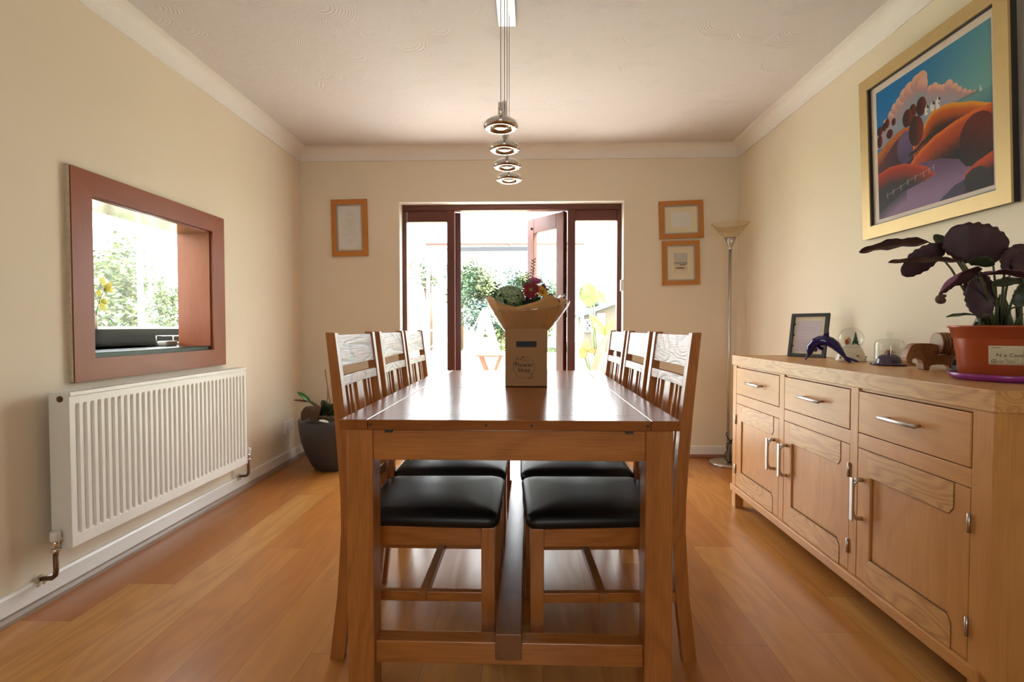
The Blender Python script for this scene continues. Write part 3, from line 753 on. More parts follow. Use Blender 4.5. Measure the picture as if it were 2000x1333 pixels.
def rect(mb, Q, u0, u1, v0, v1, d, mi=0): mb.prism([(u0, v0), (u1, v0), (u1, v1), (u0, v1)], Q, d - .0004, d, mi)
LETT = plain('print_grey', (.50, .43, .40), .8)
def certificate(root, Q, iw, ih):
    mb = MB(); rect(mb, Q, -iw + .004, iw - .002, -ih + .012, ih - .004, .0068); p = mb.build('certificate', PAPER, root)
    mb = MB(); rnd = random.Random(3)
    v = ih - .05
    for k in range(22):
        a = rnd.uniform(.25, .8) * (iw - .02)
        if k % 7 != 3: rect(mb, Q, -a * rnd.uniform(.4, 1), a, v - .0022, v, .0071)
        v -= (ih * 2 - .08) / 23
    mb.build('printed_lines', LETT, p)
frame_on_wall('picture_frame', 'tall pine framed certificate on the back wall left of the garden doors', [(646, 391), (716, 389), (719.5, 500), (650, 501.5)], YB - .01, .040, PINE, certificate)
def letter(root, Q, iw, ih):
    mb = MB(); rect(mb, Q, -iw * .62, iw * .62, -ih * .55, ih * .6, .0068); mb.build('print', PAPER, root)
frame_on_wall('picture_frame', 'wide pine frame with a blank white print, upper of the pair by the floor lamp', [(1287, 394), (1373, 391), (1374, 464), (1288, 468)], YB - .01, .036, PINE, letter)
def beach(root, Q, iw, ih):
    mb = MB(); a, b = iw * .52, ih * .62
    rect(mb, Q, -a, a, -b, b, .0068); p = mb.build('print', plain('print_cream', (.62, .50, .36), .8), root)
    for nm, c, q in (('print_sky', (.48, .46, .44), (-a, a, .25 * b, b)), ('print_sea', (.30, .31, .30), (-a, a, -.1 * b, .12 * b)), ('print_boat', (.16, .12, .08), (-a * .7, a * .5, -.55 * b, -.42 * b)), ('print_boat', (.16, .13, .09), (-a * .2, a * .75, -.22 * b, -.12 * b)), ('print_sand', (.70, .60, .45), (-a, a, -b, -.75 * b))):
        mb = MB(); rect(mb, Q, *q, .0072); mb.build(nm, plain(nm, c, .8, var=.25, vscale=60), p)
frame_on_wall('picture_frame', 'small pine frame with a grey seaside print, lower of the pair by the floor lamp', [(1293, 472), (1366, 470), (1366.5, 556), (1294, 558)], YB - .01, .034, PINE, beach)

# the big landscape, leaning out from the right wall
art = thing('framed_painting', 'large gold framed painting of orange hills and a blue sky on the right wall', 'painting', (XR, 2.11, 1.426))
ay0, ay1, az0, az1 = 1.738, 2.482, 1.426, 2.156
AQ = lambda u, v, d: V((1.587 - (v - az0) * .0456 - d, u, v - d * .0456))     # u = Y, v = Z on the leaning plane
m = MB()
fo = [(ay0, az0), (ay1, az0), (ay1, az1), (ay0, az1)]; gw = .054
fi = [(u - (gw if u > 2.1 else -gw), v - (gw if v > 1.8 else -gw)) for u, v in fo]
for k in range(4):
    m = MB(); m.prism([fo[k], fo[(k + 1) % 4], fi[(k + 1) % 4], fi[k]], AQ, -.004, .004); m.build('frame_rail', GOLD, art, bevel=.002)
m = MB()
for k in range(4):
    g = lambda p, q: (p[0] + (q if p[0] < 2.1 else -q), p[1] + (q if p[1] < 1.8 else -q))
    m.prism([g(fo[k], .001), g(fo[(k + 1) % 4], .001), g(fi[(k + 1) % 4], -.004), g(fi[k], -.004)], AQ, -.026, -.004)
m.build('frame_edge', BLACKP, art)
m = MB()
k2 = .005; lip = [(u - (k2 if u > 2.1 else -k2), v - (k2 if v > 1.8 else -k2)) for u, v in fi]
for k in range(4): m.prism([fi[k], fi[(k + 1) % 4], lip[(k + 1) % 4], lip[k]], AQ, -.012, -.002)
m.build('inner_lip', BLACKP, art)
m = MB(); m.prism(fi, AQ, -.014, -.012); m.build('mount', MATB, art)
def smooth(a, b, x):
    t = max(0, min(1, (x - a) / (b - a))); return t * t * (3 - 2 * t)
def mixv(a, b, t): return tuple(x + (y - x) * t for x, y in zip(a, b))
def curve(pts, u):
    if u <= pts[0][0]: return pts[0][1]
    for (a, b), (c, d) in zip(pts, pts[1:]):
        if u <= c:
            t = (u - a) / (c - a); t = t * t * (3 - 2 * t) * .4 + t * .6; return b + (d - b) * t
    return pts[-1][1]
CLOUDS = [(.10, .27, .03), (.16, .235, .035), (.20, .20, .04), (.25, .18, .045), (.30, .145, .05), (.35, .13, .055), (.42, .115, .06), (.46, .105, .055), (.47, .15, .05), (.54, .215, .03), (.575, .215, .03), (.61, .24, .026), (.645, .258, .03), (.69, .255, .034), (.735, .29, .026), (.77, .325, .022), (.81, .355, .02), (.845, .375, .018), (.88, .39, .014)]
TREES = [(.035, .31, .032, .035), (.085, .295, .028, .033), (.115, .28, .026, .036), (.185, .295, .022, .028), (.14, .37, .035, .035), (.03, .39, .03, .05), (.375, .30, .036, .055), (.325, .325, .05, .065), (.455, .295, .047, .066), (.402, .448, .070, .105)]
def paint(u, v):
    n = mnoise.noise(V((u * 60, v * 60, 3))); n2 = mnoise.noise(V((u * 190, v * 190, 9)))
    c = mixv((.010, .21, .50), (.22, .42, .40), smooth(.15, 1.1, u * .75 + v * .6))
    if v < .45:
        hz = smooth(.06, .4, v - .45 * max(0, u - .5) + .05); inside = curve([(0, .34), (.1, .27), (.25, .18), (.345, .11), (.45, .07), (.52, .18), (.56, .205), (.7, .26), (.88, .39), (1, .5)], u)
        if v > inside and u < .9: c = mixv((.46, .33, .36), (.28, .36, .46), smooth(inside, inside + .22, v))
        for a, b, r in CLOUDS:
            d = sqrt((u - a) ** 2 + (v - b) ** 2)
            if d < r: c = mixv((.74, .44, .34), (.50, .30, .32), smooth(-.6, 1, (v - b) / r - .5 * (u - a) / r))
    if u > .62 and v > .399: c = mixv((.17, .34, .36), (.10, .24, .30), smooth(.4, .52, v))
    if u > .60 and .385 < v <= .402 + .0 and u < .93: c = mixv(c, (.10, .19, .20), .6)
    for bx, w in ((.924, .010),):
        if abs(u - bx) < w * (v - .36) / .04 and .36 < v < .402: c = (.62, .60, .55)
    h = curve([(0, .475), (.138, .415), (.218, .389), (.295, .378), (.36, .41), (.5, .52)], u)
    if v > h: c = mixv((.52, .17, .045), (.075, .018, .03), smooth(0, .16, v - h + .03 * n))
    h = curve([(.0, .62), (.10, .52), (.2, .45), (.26, .43), (.36, .46), (.5, .56)], u)
    if v > h: c = mixv((.13, .035, .05), (.05, .02, .045), smooth(0, .2, v - h))
    if (u - .30) ** 2 / .0075 + (v - .53) ** 2 / .014 < 1: c = mixv((.19, .12, .24), (.10, .06, .15), smooth(.45, .62, v))
    h = curve([(.36, .56), (.40, .50), (.469, .448), (.52, .39), (.556, .366), (.62, .362), (.695, .377), (.835, .426), (1, .503)], u)
    if u > .37 and v > h: c = mixv(mixv((.78, .36, .05), (.55, .13, .015), smooth(0, .05, v - h)), (.06, .014, .012), smooth(.04, .22 - .12 * u, v - h))
    if u < .53 and u > .33 and abs(v - curve([(.33, .60), (.4, .585), (.46, .55), (.53, .53)], u)) < .012: c = (.035, .014, .02)
    h = curve([(.30, .73), (.345, .66), (.40, .62), (.462, .585), (.579, .540), (.747, .508), (.885, .498), (1, .502)], u)
    if u > .32 and v > h: c = mixv(mixv((.72, .19, .025), (.50, .085, .012), smooth(0, .05, v - h)), (.022, .010, .012), smooth(.03, .22, v - h + .03 * n))
    lo = curve([(0, .95), (.06, .94), (.113, .905), (.272, .846), (.45, .825), (.563, .806)], u)
    pth = curve([(0, .80), (.25, .70), (.353, .682), (.45, .69), (.6, .71), (.75, .76), (.813, .83), (1, .9)], u)
    if v > pth: c = mixv((.16, .085, .17), (.30, .19, .31), smooth(.70, .95, v))
    if v > curve([(.55, 1.05), (.588, 1.0), (.635, .969), (.726, .922), (.81, .905), (1, .93)], u) and u > .55: c = (.075, .06, .11)
    h = curve([(0, .644), (.128, .622), (.264, .638), (.389, .681), (.489, .726), (.563, .80)], u)
    if u < .565 and h < v < max(lo, h + .001): c = mixv(mixv((.55, .075, .015), (.36, .04, .012), smooth(0, .04, v - h)), (.045, .032, .04), smooth(.03, .15, v - h + .02 * n))
    if u < .3 and v > lo: c = mixv((.09, .08, .12), c, smooth(0, .10, v - lo))
    h = curve([(.79, .89), (.813, .862), (.894, .82), (1.01, .79)], u)
    if u > .79 and v > h: c = mixv((.58, .09, .015), (.05, .016, .02), smooth(0, .12, v - h))
    e = ((u - .895) / .13) ** 2 + ((v - .665) / .145) ** 2
    if e < 1.0 + .05 * n: c = mixv((.16, .022, .012), (.028, .010, .012), smooth(-.9, .9, (v - .665) / .145 - (u - .89) / .25)); c = mixv(c, (.26, .05, .02), max(0, n2) * .9)
    e = ((u - .885) / .095) ** 2 + ((v - .93) / .075) ** 2
    if e < 1.0 + .06 * n: c = mixv((.05, .035, .035), (.018, .016, .022), smooth(-.9, .9, (v - .93) / .075)); c = mixv(c, (.10, .07, .06), max(0, n2) * .6)
    for a, b, ru, rv in TREES:
        e = ((u - a) / ru) ** 2 + ((v - b) / rv) ** 2
        if e < 1: c = mixv((.24, .022, .010), (.035, .010, .012), smooth(-.9, .7, (a - u) / ru + .3)); c = mixv(c, (.34, .05, .02), max(0, n2) * .7)
    for a, top, w, b in ((.505, .30, .020, .375), (.556, .296, .022, .37), (.604, .288, .023, .372)):
        if abs(u - a) < w and v < b and v > top + .03: c = (.70, .68, .66) if u < a + w * .55 else (.38, .36, .42)
        if abs(u - a) < w * 1.05 and top < v <= top + .032 and abs(u - a) < w * ((v - top) / .032) * 1.1: c = (.66, .64, .62) if u < a else (.05, .04, .07)
        if abs(u - a - .004) < .003 and top + .045 < v < top + .06: c = (.1, .1, .14)
    for fu, fv in ((.097, .848), (.162, .837), (.241, .824), (.313, .804), (.385, .791), (.461, .790), (.512, .783), (.552, .768)):
        if abs(u - fu) < .0035 and fv - .035 < v < fv + .005: c = mixv(c, (.42, .36, .38), .8)
    if .097 < u < .552 and abs(v - curve([(.097, .828), (.241, .80), (.385, .77), (.552, .75)], u)) < .0028: c = mixv(c, (.36, .30, .32), .6)
    return tuple((x ** 1.2) * .9 for x in c)
py0, py1, pz0, pz1 = 1.816, 2.388, 1.503, 2.068
NP = 300
m = MB(); m.grid(lambda a, b: AQ(py1 + (py1 - py0) * -a, pz1 - (pz1 - pz0) * b, -.0112), NP, NP, 0, False)
mt, nt, bs = new_mat('painted_canvas')
at_n = N(nt, 'ShaderNodeAttribute', attribute_name='paint'); nt.links.new(at_n.outputs['Color'], bs.inputs['Base Color']); bs.inputs['Roughness'].default_value = .55; bs.inputs['Specular IOR Level'].default_value = .25
po = m.build('canvas', mt, art)
ca = po.data.color_attributes.new('paint', 'FLOAT_COLOR', 'POINT')
for i in range(NP + 1):
    for j in range(NP + 1):
        ca.data[i * (NP + 1) + j].color = rgba(paint(i / NP, j / NP))

# ================================================================== FLOOR LAMP AND WIRE ORNAMENT
LX, LY = at(1425, 600, 3.81).x, 3.81
lamp = thing('floor_lamp', 'slim brushed steel floor lamp with amber glass bowl in the far right corner', 'lamp', (LX, LY, 0))
m = MB(); m.lathe([(.001, 0), (.128, 0), (.130, .004), (.130, .016), (.126, .021), (.02, .026), (.001, .027)], (LX, LY, 0), 48); m.build('base', STEEL, lamp)
zc = at(1425, 482, LY).z
m = MB(); m.tube([(LX, LY, .02), (LX, LY, zc)], .0105, 14); m.build('pole', STEEL, lamp)
zt_ = at(1425, 464.5, LY).z
m = MB(); m.lathe([(.0105, zc - .02), (.012, zc), (.022, zc + .018), (.041, zt_), (.038, zt_), (.018, zc + .018)], (LX, LY, 0), 32); m.build('lamp_cup', STEEL, lamp)
zg = at(1425, 437, LY).z
m = MB(); m.lathe([(.036, zt_ - .004), (.055, zt_ + .012), (.085, zt_ + .045), (.112, (zt_ + zg) / 2 + .03), (.132, zg), (.129, zg), (.108, (zt_ + zg) / 2 + .032), (.08, zt_ + .05)], (LX, LY, 0), 40); m.build('glass_bowl', BOWL, lamp)
orn = at(1424, 893, 3.735)
ox, oy, oz = orn.x + .012, 3.742, .026
def P3(dx, dz, dy=0): return V((ox + dx, oy + dy, oz + dz))
m = MB(); R = .0045
m.tube([P3(.0, .0), P3(-.035, .03), P3(-.038, .065), P3(-.022, .10)], R); m.tube([P3(.0, .0), P3(.03, .03), P3(.036, .065), P3(.022, .10)], R)
m.tube([P3(0, 0), P3(-.012, .05, -.02), P3(-.005, .11, -.01), P3(.0, .145)], R); m.tube([P3(0, 0), P3(.012, .05, .02), P3(.006, .11, .01), P3(0, .145)], R)
m.tube([P3(-.022, .10), P3(-.03, .12), P3(-.018, .145), P3(0, .15)], R); m.tube([P3(.022, .10), P3(.03, .12), P3(.018, .145), P3(0, .15)], R)
m.tube([P3(0, .145), P3(-.004, .165), P3(-.018, .185), P3(-.03, .205), P3(-.032, .222), P3(-.022, .226)], [.009, .007, .005, .004, .003, .002])
m.tube([P3(0, .145), P3(.006, .165), P3(.018, .185), P3(.028, .20), P3(.026, .218)], [.009, .007, .005, .004, .003]); m.tube([P3(-.004, .15), P3(-.02, .142), P3(-.036, .144)], [.005, .004, .002])
m.lathe([(.001, 0), (.03, 0), (.026, .006), (.001, .007)], (ox, oy, oz), 20)
tag(m.build('wire_figurine', DARKST), 'small dark twisted metal figurine standing on the floor lamp base', 'ornament')

# ================================================================== SOCKET AND PLANTER
so = thing('wall_socket', 'white double wall socket low on the left wall by the planter', 'socket', (XL, 3.77, .27))
m = MB(); m.box(XL, XL + .010, 3.695, 3.845, .225, .318); m.build('plate', PLASTW, so, bevel=.003)
for y in (3.735, 3.805):
    m = MB(); m.box(XL + .010, XL + .012, y - .010, y + .010, .288, .305); m.build('switch', PLASTW, so, bevel=.001)
    m = MB()
    for dy, dz in ((0, .268), (-.011, .25), (.011, .25)): m.box(XL + .0098, XL + .0104, y + dy - .003, y + dy + .003, dz - .004, dz + .004)
    m.build('pin_holes', BLACKP, so)
pc = V((-1.405, 3.645, 0))
pot = thing('planter', 'charcoal round floor planter with half dead orchids and canes in the left corner', 'plant pot', pc)
m = MB(); prof = [(.001, 0), (.118, 0), (.13, .004), (.158, .05), (.192, .12), (.217, .20), (.231, .28), (.238, .352), (.236, .358), (.226, .356), (.222, .28), (.21, .24), (.001, .24)]
m.lathe(prof, pc, 56); m.build('pot', CHARC, pot)
m = MB(); m.lathe([(.224, .318), (.12, .325), (.001, .33)], pc, 32); m.build('soil', SOIL, pot)
b = pc + V((0, 0, .325))
def pt_(px, py, Y): return at(px, py, Y)
m = MB(); m.tube([pt_(649, 812, 3.62), pt_(642, 770, 3.62), pt_(635, 722, 3.62)], .0045, 8); m.build('cane', CANE, pot)
m = MB(); m.tube([pt_(637, 812, 3.55), pt_(640, 770, 3.55), pt_(640, 752, 3.55)], .004, 8); m.build('cane', CANE, pot)
for (bx, by, by_), (tx, ty, ty_), w, mt_, ar in (((606, 786, 3.58), (580, 766, 3.5), .035, L_GREEN, .12), ((606, 786, 3.58), (573, 782, 3.6), .014, L_BROWN, .05), ((628, 800, 3.55), (600, 782, 3.56), .02, L_STEM, .05),
        ((615, 795, 3.5), (590, 822, 3.42), .07, L_BROWN, .2), ((620, 792, 3.5), (612, 825, 3.42), .08, L_BROWN, .2), ((618, 800, 3.5), (588, 806, 3.48), .05, L_BROWN, -.2),
        ((648, 812, 3.6), (628, 782, 3.58), .06, L_DKGREEN, .2), ((642, 812, 3.6), (634, 785, 3.5), .07, L_DKGREEN, .15), ((640, 812, 3.58), (660, 790, 3.52), .06, L_DKGREEN, .2), ((650, 815, 3.6), (662, 786, 3.62), .06, L_GREEN, .2), ((655, 815, 3.58), (668, 796, 3.5), .045, L_DKGREEN, .2), ((652, 818, 3.55), (662, 768, 3.6), .012, L_GREEN, .05), ((632, 815, 3.6), (623, 795, 3.6), .05, L_DKGREEN, .2)):
    m = MB(); m.leaf(pt_(bx, by, by_), pt_(tx, ty, ty_), w, (.1, -.8, .5), arch=ar, fold=.3, wave=.03); m.build('leaf', mt_, pot, solid=.0015)
m = MB(); q = pt_(632, 818, 3.46)
for k in range(5): m.ball(q + V((.03 * k - .06, .01 * (k % 2), .004 * (k % 3))), (.022, .016, .012), 8, 6)
m.build('moss_clump', plain('moss', (.10, .07, .045), .9, var=.5, vscale=50, bmp=.8), pot)
m = MB(); m.leaf(pt_(622, 822, 3.42), pt_(642, 826, 3.42), .03, (0, -.3, 1), fold=.4); m.build('plant_tag', PLASTW, pot, solid=.001)

# ================================================================== THINGS ON THE SIDEBOARD
ST = SZ
def standing_frame(nm, lab, bl, br, h, lean, fw, fmat, inner_fn, thick=.014):
    """bl/br: bottom left and right (x, y) as seen from the front"""
    a, b_ = V((bl[0], bl[1], ST)), V((br[0], br[1], ST)); ux = (b_ - a).normalized(); w = (b_ - a).length
    nf = V((0, 0, 1)).cross(ux) * -1                     # towards the viewer
    nf = V((ux.y, -ux.x, 0))
    uz = (V((0, 0, 1)) * cos(lean) - nf * sin(lean)); fr = nf * cos(lean) + V((0, 0, 1)) * sin(lean)
    root = thing(nm, lab, 'photo frame', (a + b_) / 2)
    Q = lambda u, v, d: a + ux * u + uz * v + fr * d
    O = [(0, 0), (w, 0), (w, h), (0, h)]; I = [(fw, fw), (w - fw, fw), (w - fw, h - fw), (fw, h - fw)]
    for k in range(4):
        mb = MB(); mb.prism([O[k], O[(k + 1) % 4], I[(k + 1) % 4], I[k]], Q, 0, thick); mb.build('frame_rail', fmat, root, bevel=.001)
    mb = MB(); mb.prism([(fw - .002, fw - .002), (w - fw + .002, fw - .002), (w - fw + .002, h - fw + .002), (fw - .002, h - fw + .002)], Q, .002, .005); mb.build('mount', CREAMB, root)
    inner_fn(root, Q, fw, w, h)
    top = Q(w / 2, h * .75, 0); foot = V((top.x, top.y, ST)) - nf * .05
    mb = MB(); mb.tube([top, foot], .002, 6); mb.build('easel_leg', DARKST, root)
    return root
def note(root, Q, fw, w, h):
    mb = MB(); mb.prism([(fw + .014, fw + .012), (w - fw - .022, fw + .012), (w - fw - .022, h - fw - .022), (fw + .014, h - fw - .022)], Q, .005, .0056); p = mb.build('handwritten_note', LILAC, root)
    mb = MB(); rnd = random.Random(5)
    for k in range(7):
        v = h * .68 - k * .017; u = fw + .025; L = rnd.uniform(.04, .10)
        pts = [Q(u + L * t / 14, v + .003 * sin(t * 2.1 + k) * rnd.random(), .006) for t in range(15)]
        mb.tube(pts, .0005, 4)
    mb.build('handwriting', LETT, p)
    mb = MB()
    for v in (.25, .5, .75): mb.prism([(fw - .002, h * v - .004), (fw + .007, h * v - .004), (fw + .007, h * v + .004), (fw - .002, h * v + .004)], Q, .005, .009)
    mb.build('clip', BLACKP, root)
standing_frame('photo_frame', 'black photo frame with a lilac handwritten note, at the far end of the sideboard', (1.418, 2.825), (1.520, 2.655), .232, .16, .017, BLACKP, note)
def photo2(root, Q, fw, w, h):
    mb = MB(); mb.prism([(fw, fw), (w - fw, fw), (w - fw, h - fw), (fw, h - fw)], Q, .005, .006); mb.build('photograph', plain('dark_photo', (.06, .065, .075), .15, var=.6, vscale=20), root)
standing_frame('photo_frame', 'dark photo frame with grey edges leaning behind the terracotta plant pot', (1.525, 1.885), (1.430, 1.705), .205, .38, .020, plain('grey_frame', (.13, .145, .16), .25, .3), photo2)

# dolphin
def dz(zx, zy, off=0):
    Y = 2.50 + (2.27 - 2.50) * (zx - 262) / (905 - 262) + off
    return at(1530 + zx / 6.06, 602.5 + zy / 6.06, Y)
kz = 2.45 / 6.06 / 1000
dol = thing('dolphin_figurine', 'dark blue glass dolphin leaping in front of the black photo frame', 'ornament', dz(262, 607))
m = MB()
m.tube([dz(258, 611), dz(272, 590), dz(292, 565), dz(305, 545), dz(313, 505), dz(335, 455), dz(385, 408), (dz(440, 385)), dz(500, 385), dz(560, 400), dz(615, 440), dz(660, 490), dz(700, 540), dz(730, 575), dz(745, 590)],
       [x * kz for x in (5, 10, 14, 24, 40, 52, 58, 61, 62, 58, 50, 38, 26, 17, 10)], 18)
m.build('body', BLUEG, dol)
def fin(nm, pts, t):
    mb = MB(); mb.prism(pts, lambda u, v, w: dz(u, v, w), -t, t); mb.build(nm, BLUEG, dol, bevel=.0015)
fin('dorsal_fin', [(440, 345), (490, 300), (545, 282), (540, 310), (548, 350), (520, 365)], .003)
fin('tail_fluke', [(715, 560), (745, 580), (800, 625), (806, 648), (770, 645), (725, 610)], .004)
fin('tail_fluke', [(725, 560), (790, 585), (860, 610), (915, 640), (860, 640), (780, 615), (735, 600)], .004)
mb = MB(); mb.leaf(dz(400, 440, -.02), dz(470, 500, -.035), .022, (0, -1, .2)); mb.build('flipper', BLUEG, dol, solid=.003)
mb = MB(); mb.leaf(dz(370, 450, .02), dz(385, 515, .03), .020, (0, -1, .2)); mb.build('flipper', BLUEG, dol, solid=.003)

# snow globe
gc = at(1662, 662, 2.43); gx, gy = gc.x, 2.43
globe = thing('snow_globe', 'glass snow globe with a winter village inside, behind the dolphin tail', 'snow globe', (gx, gy, ST))
CERAM = plain('cream_ceramic', (.72, .62, .46), .3, var=.08)
zs0 = gc.z - .052
m = MB(); m.lathe([(.001, 0), (.062, 0), (.063, .006), (.056, .03), (.044, zs0 - ST + .010), (.030, zs0 - ST + .012), (.001, zs0 - ST + .012)], (gx, gy, ST), 36); gb = m.build('base', CERAM, globe)
GRN = leafm('painted_green', (.03, .10, .04), .4)
rnd = random.Random(11)
for k in range(7):
    a = -pi / 2 + (k - 3) * .42; r = .052
    m = MB(); c = V((gx + r * cos(a) * 1.03, gy + r * sin(a) * 1.03, ST + .016 + .008 * (k % 2)))
    for q in range(4): m.ball(c + V((rnd.uniform(-.008, .008), rnd.uniform(-.003, .003), rnd.uniform(-.006, .006))), (.006, .005, .004), 8, 6)
    m.build('holly_sprig', GRN if k % 3 else plain('painted_red', (.35, .05, .02), .4), gb)
m = MB(); m.ball(gc, .052, 36, 20); m.build('glass_ball', CLEAR, globe)
m = MB(); m.lathe([(.040, zs0 + .012), (.036, zs0 + .022), (.018, zs0 + .030), (.001, zs0 + .031)], (gx, gy, 0), 24, caps=True); m.build('snow', plain('snow_white', (.80, .74, .62), .6), globe)
def gtree(dx, dy, h):
    mb = MB()
    for k in range(4): mb.lathe([(h * .30 * (1 - k * .22), zs0 + .022 + h * k * .22), (.001, zs0 + .022 + h * (k * .22 + .34))], (gx + dx, gy + dy, 0), 12)
    mb.build('toy_tree', GRN, globe)
gtree(.016, -.008, .062); gtree(.024, .004, .05); gtree(-.004, -.024, .024)
m = MB(); hx = gx - .018
m.box(hx - .013, hx + .010, gy - .012, gy + .008, zs0 + .024, zs0 + .048); m.prism([(-.016, zs0 + .047), (.013, zs0 + .047), (-.0015, zs0 + .062)], lambda u, v, w: V((hx + u, w, v)), gy - .014, gy + .01)
m.build('toy_house', plain('toy_cream', (.62, .42, .24), .5), globe)
m = MB(); m.ball((hx - .012, gy - .018, zs0 + .038), (.009, .006, .012), 10, 8); m.build('toy_figure', plain('toy_red', (.38, .08, .03), .5), globe)

# cloche
cc = at(1736.5, 700, 2.17); cx_, cy_ = cc.x, 2.17
clo = thing('glass_cloche', 'clear glass cloche over a copper flower on a purple dome', 'ornament', (cx_, cy_, ST))
PUR = plain('purple_glass', (.075, .05, .11), .12, var=.1)
m = MB(); m.lathe([(.001, 0), (.060, 0), (.066, .004), (.066, .008), (.056, .010), (.001, .010)], (cx_, cy_, ST), 40); m.build('base', PUR, clo)
m = MB(); m.lathe([(.046, .010), (.045, .022), (.038, .036), (.024, .045), (.001, .048)], (cx_, cy_, ST), 36); m.build('dome', PUR, clo)
COPPER = plain('copper', (.55, .27, .14), .4, .6)
m = MB()
for ring, (n_, L, up) in enumerate(((8, .024, .006), (7, .018, .014), (5, .011, .018))):
    for k in range(n_):
        a = 2 * pi * k / n_ + ring * .4; b0 = V((cx_, cy_, ST + .048)); m.leaf(b0, b0 + V((L * cos(a), L * sin(a), up)), .012, (0, 0, 1), fold=.25, nu=6, nv=4)
m.build('copper_flower', COPPER, clo, solid=.0006)
m = MB(); zt2 = .108
m.lathe([(.052, .010), (.052, .085), (.050, .096), (.044, .104), (.030, zt2), (.012, zt2 + .001), (.007, zt2 + .004), (.006, zt2 + .008), (.010, zt2 + .012), (.0135, zt2 + .020), (.011, zt2 + .028), (.001, zt2 + .032)], (cx_, cy_, ST), 48); m.build('bell_jar', CLEAR, clo)

# elephant coaster holder with four coasters
EO = V((1.498, 1.955, ST)); ED = V((.990, -.141, 0)); EN = V((.141, .990, 0)); es = .172 / 505
EQ = lambda zx, zy, w: EO + ED * ((zx - 1647) * es) + V((0, 0, (723 - zy) * es)) + EN * w
eleph = thing('elephant_coaster_holder', 'brown wooden elephant shaped coaster holder beside the cloche', 'coaster holder', EO)
WAL = {a: wood('walnut_' + a.lower(), (.38, .165, .058), (.22, .085, .028), axis=a, rough=.5, ring=9) for a in 'XYZ'}
head = [(1452, 684), (1420, 665), (1400, 630), (1396, 590), (1408, 545), (1425, 500), (1448, 455), (1490, 437), (1560, 435), (1640, 437), (1700, 450), (1703, 560), (1828, 560), (1832, 478), (1862, 498), (1888, 540), (1897, 600), (1890, 660), (1876, 723), (1842, 723), (1836, 690), (1815, 672), (1760, 665), (1690, 665), (1645, 672), (1628, 690), (1620, 723), (1568, 723), (1564, 660), (1552, 620), (1530, 600), (1495, 595), (1462, 606), (1452, 628), (1460, 648), (1490, 658), (1494, 682)]
m = MB(); m.prism(head, EQ, -.016, .016); m.build('body', WAL['X'], eleph, bevel=.003)
m = MB(); m.prism([(1555, 470), (1600, 455), (1655, 470), (1670, 520), (1650, 590), (1600, 600), (1570, 560)], EQ, -.020, -.015); m.build('ear', WAL['Z'], eleph, bevel=.002)
m = MB(); m.ball(EQ(1482, 520, -.016), .002, 8, 6); m.build('eye', BLACKP, eleph)
CORKW = plain('coaster_cork', (.45, .36, .28), .7)
for k in range(4):
    c0 = EQ(1722 + k * 29, 436, 0); r = .041
    ring = lambda off, rr: [c0 + ED * off + EN * (rr * cos(2 * pi * q / 36)) + V((0, 0, rr * sin(2 * pi * q / 36))) for q in range(36)]
    m = MB(); m.rings([ring(-.0036, r - .001), ring(-.003, r), ring(.003, r), ring(.0036, r - .001)], True)
    lab = ('round wooden coaster facing the cloche, first in the elephant holder', 'round wooden coaster second from the cloche in the elephant holder', 'round wooden coaster third from the cloche in the elephant holder', 'round wooden coaster nearest the plant pot in the elephant holder')[k]
    o = tag(m.build('coaster', [WAL['Z']]), lab, 'coaster', 'coasters in the elephant holder')
    m = MB(); m.rings([ring(-.0042, r - .004), ring(-.0036, r - .003)], True); m.build('felt_face', CORKW, o)

# calathea in a terracotta pot on a purple saucer
PX, PY = 1.408, 1.575
sau = MB(); sau.lathe([(.001, 0), (.098, 0), (.110, .006), (.118, .020), (.115, .021), (.107, .008), (.001, .005)], (PX, PY, ST), 56)
tag(sau.build('saucer', PURPLE), 'shiny purple plastic saucer under the terracotta plant pot', 'saucer')
pz = ST + .0055
cal = thing('potted_calathea', 'dark leaved potted calathea in a terracotta plastic pot on the sideboard', 'potted plant', (PX, PY, pz))
m = MB(); m.lathe([(.001, .0), (.086, .0), (.089, .004), (.104, .118), (.105, .120), (.108, .122), (.114, .150), (.118, .151), (.120, .155), (.118, .158), (.111, .157), (.104, .13), (.1, .12), (.001, .12)], (PX, PY, pz), 64); m.build('pot', TERRA, cal)
m = MB(); m.lathe([(.108, .138), (.07, .143), (.001, .146)], (PX, PY, pz), 28); m.build('soil', SOIL, cal)
# paper label stuck to the pot, with handwriting
th0 = -2.05
def lab_pt(s_, zz, d=.0006):
    t = (zz) / .118; r = .089 + (.104 - .089) * t + d; a = th0 + s_ / .098
    return V((PX + r * cos(a), PY + r * sin(a), pz + zz))
m = MB(); m.grid(lambda a, b: lab_pt(-.045 + .100 * a, .045 + .055 * b), 18, 6); lb = m.build('pot_label', plain('label_cream', (.60, .52, .34), .6), cal, solid=.0003)
m = MB()
def stroke(pts, r=.0006): m.tube([lab_pt(a, b, .0012) for a, b in pts], r, 4)
def st_text(body, size, s0, z0, bold=0.0): text_mesh(m, body, size, lambda u, v: lab_pt(s0 + u, z0 + v, .0013), 0, 1.0, bold)
st_text('N x Cacti', .0145, .0, .068)
stroke([(-.038, .094), (-.020, .094)]); stroke([(-.010, .060), (.018, .060)])
for k in range(4): stroke([(-.024, .057 - k * .002), (-.012, .057 - k * .002)], .0003); stroke([(-.006, .057 - k * .002), (.012, .057 - k * .002)], .0003)
stroke([(-.033 + .006 * cos(t * .5), .055 + .006 * sin(t * .5)) for t in range(14)]); stroke([(-.038, .055), (-.028, .055)]); stroke([(-.033, .05), (-.033, .06)])
stroke([(.028, .046), (.028, .099)], .0003)
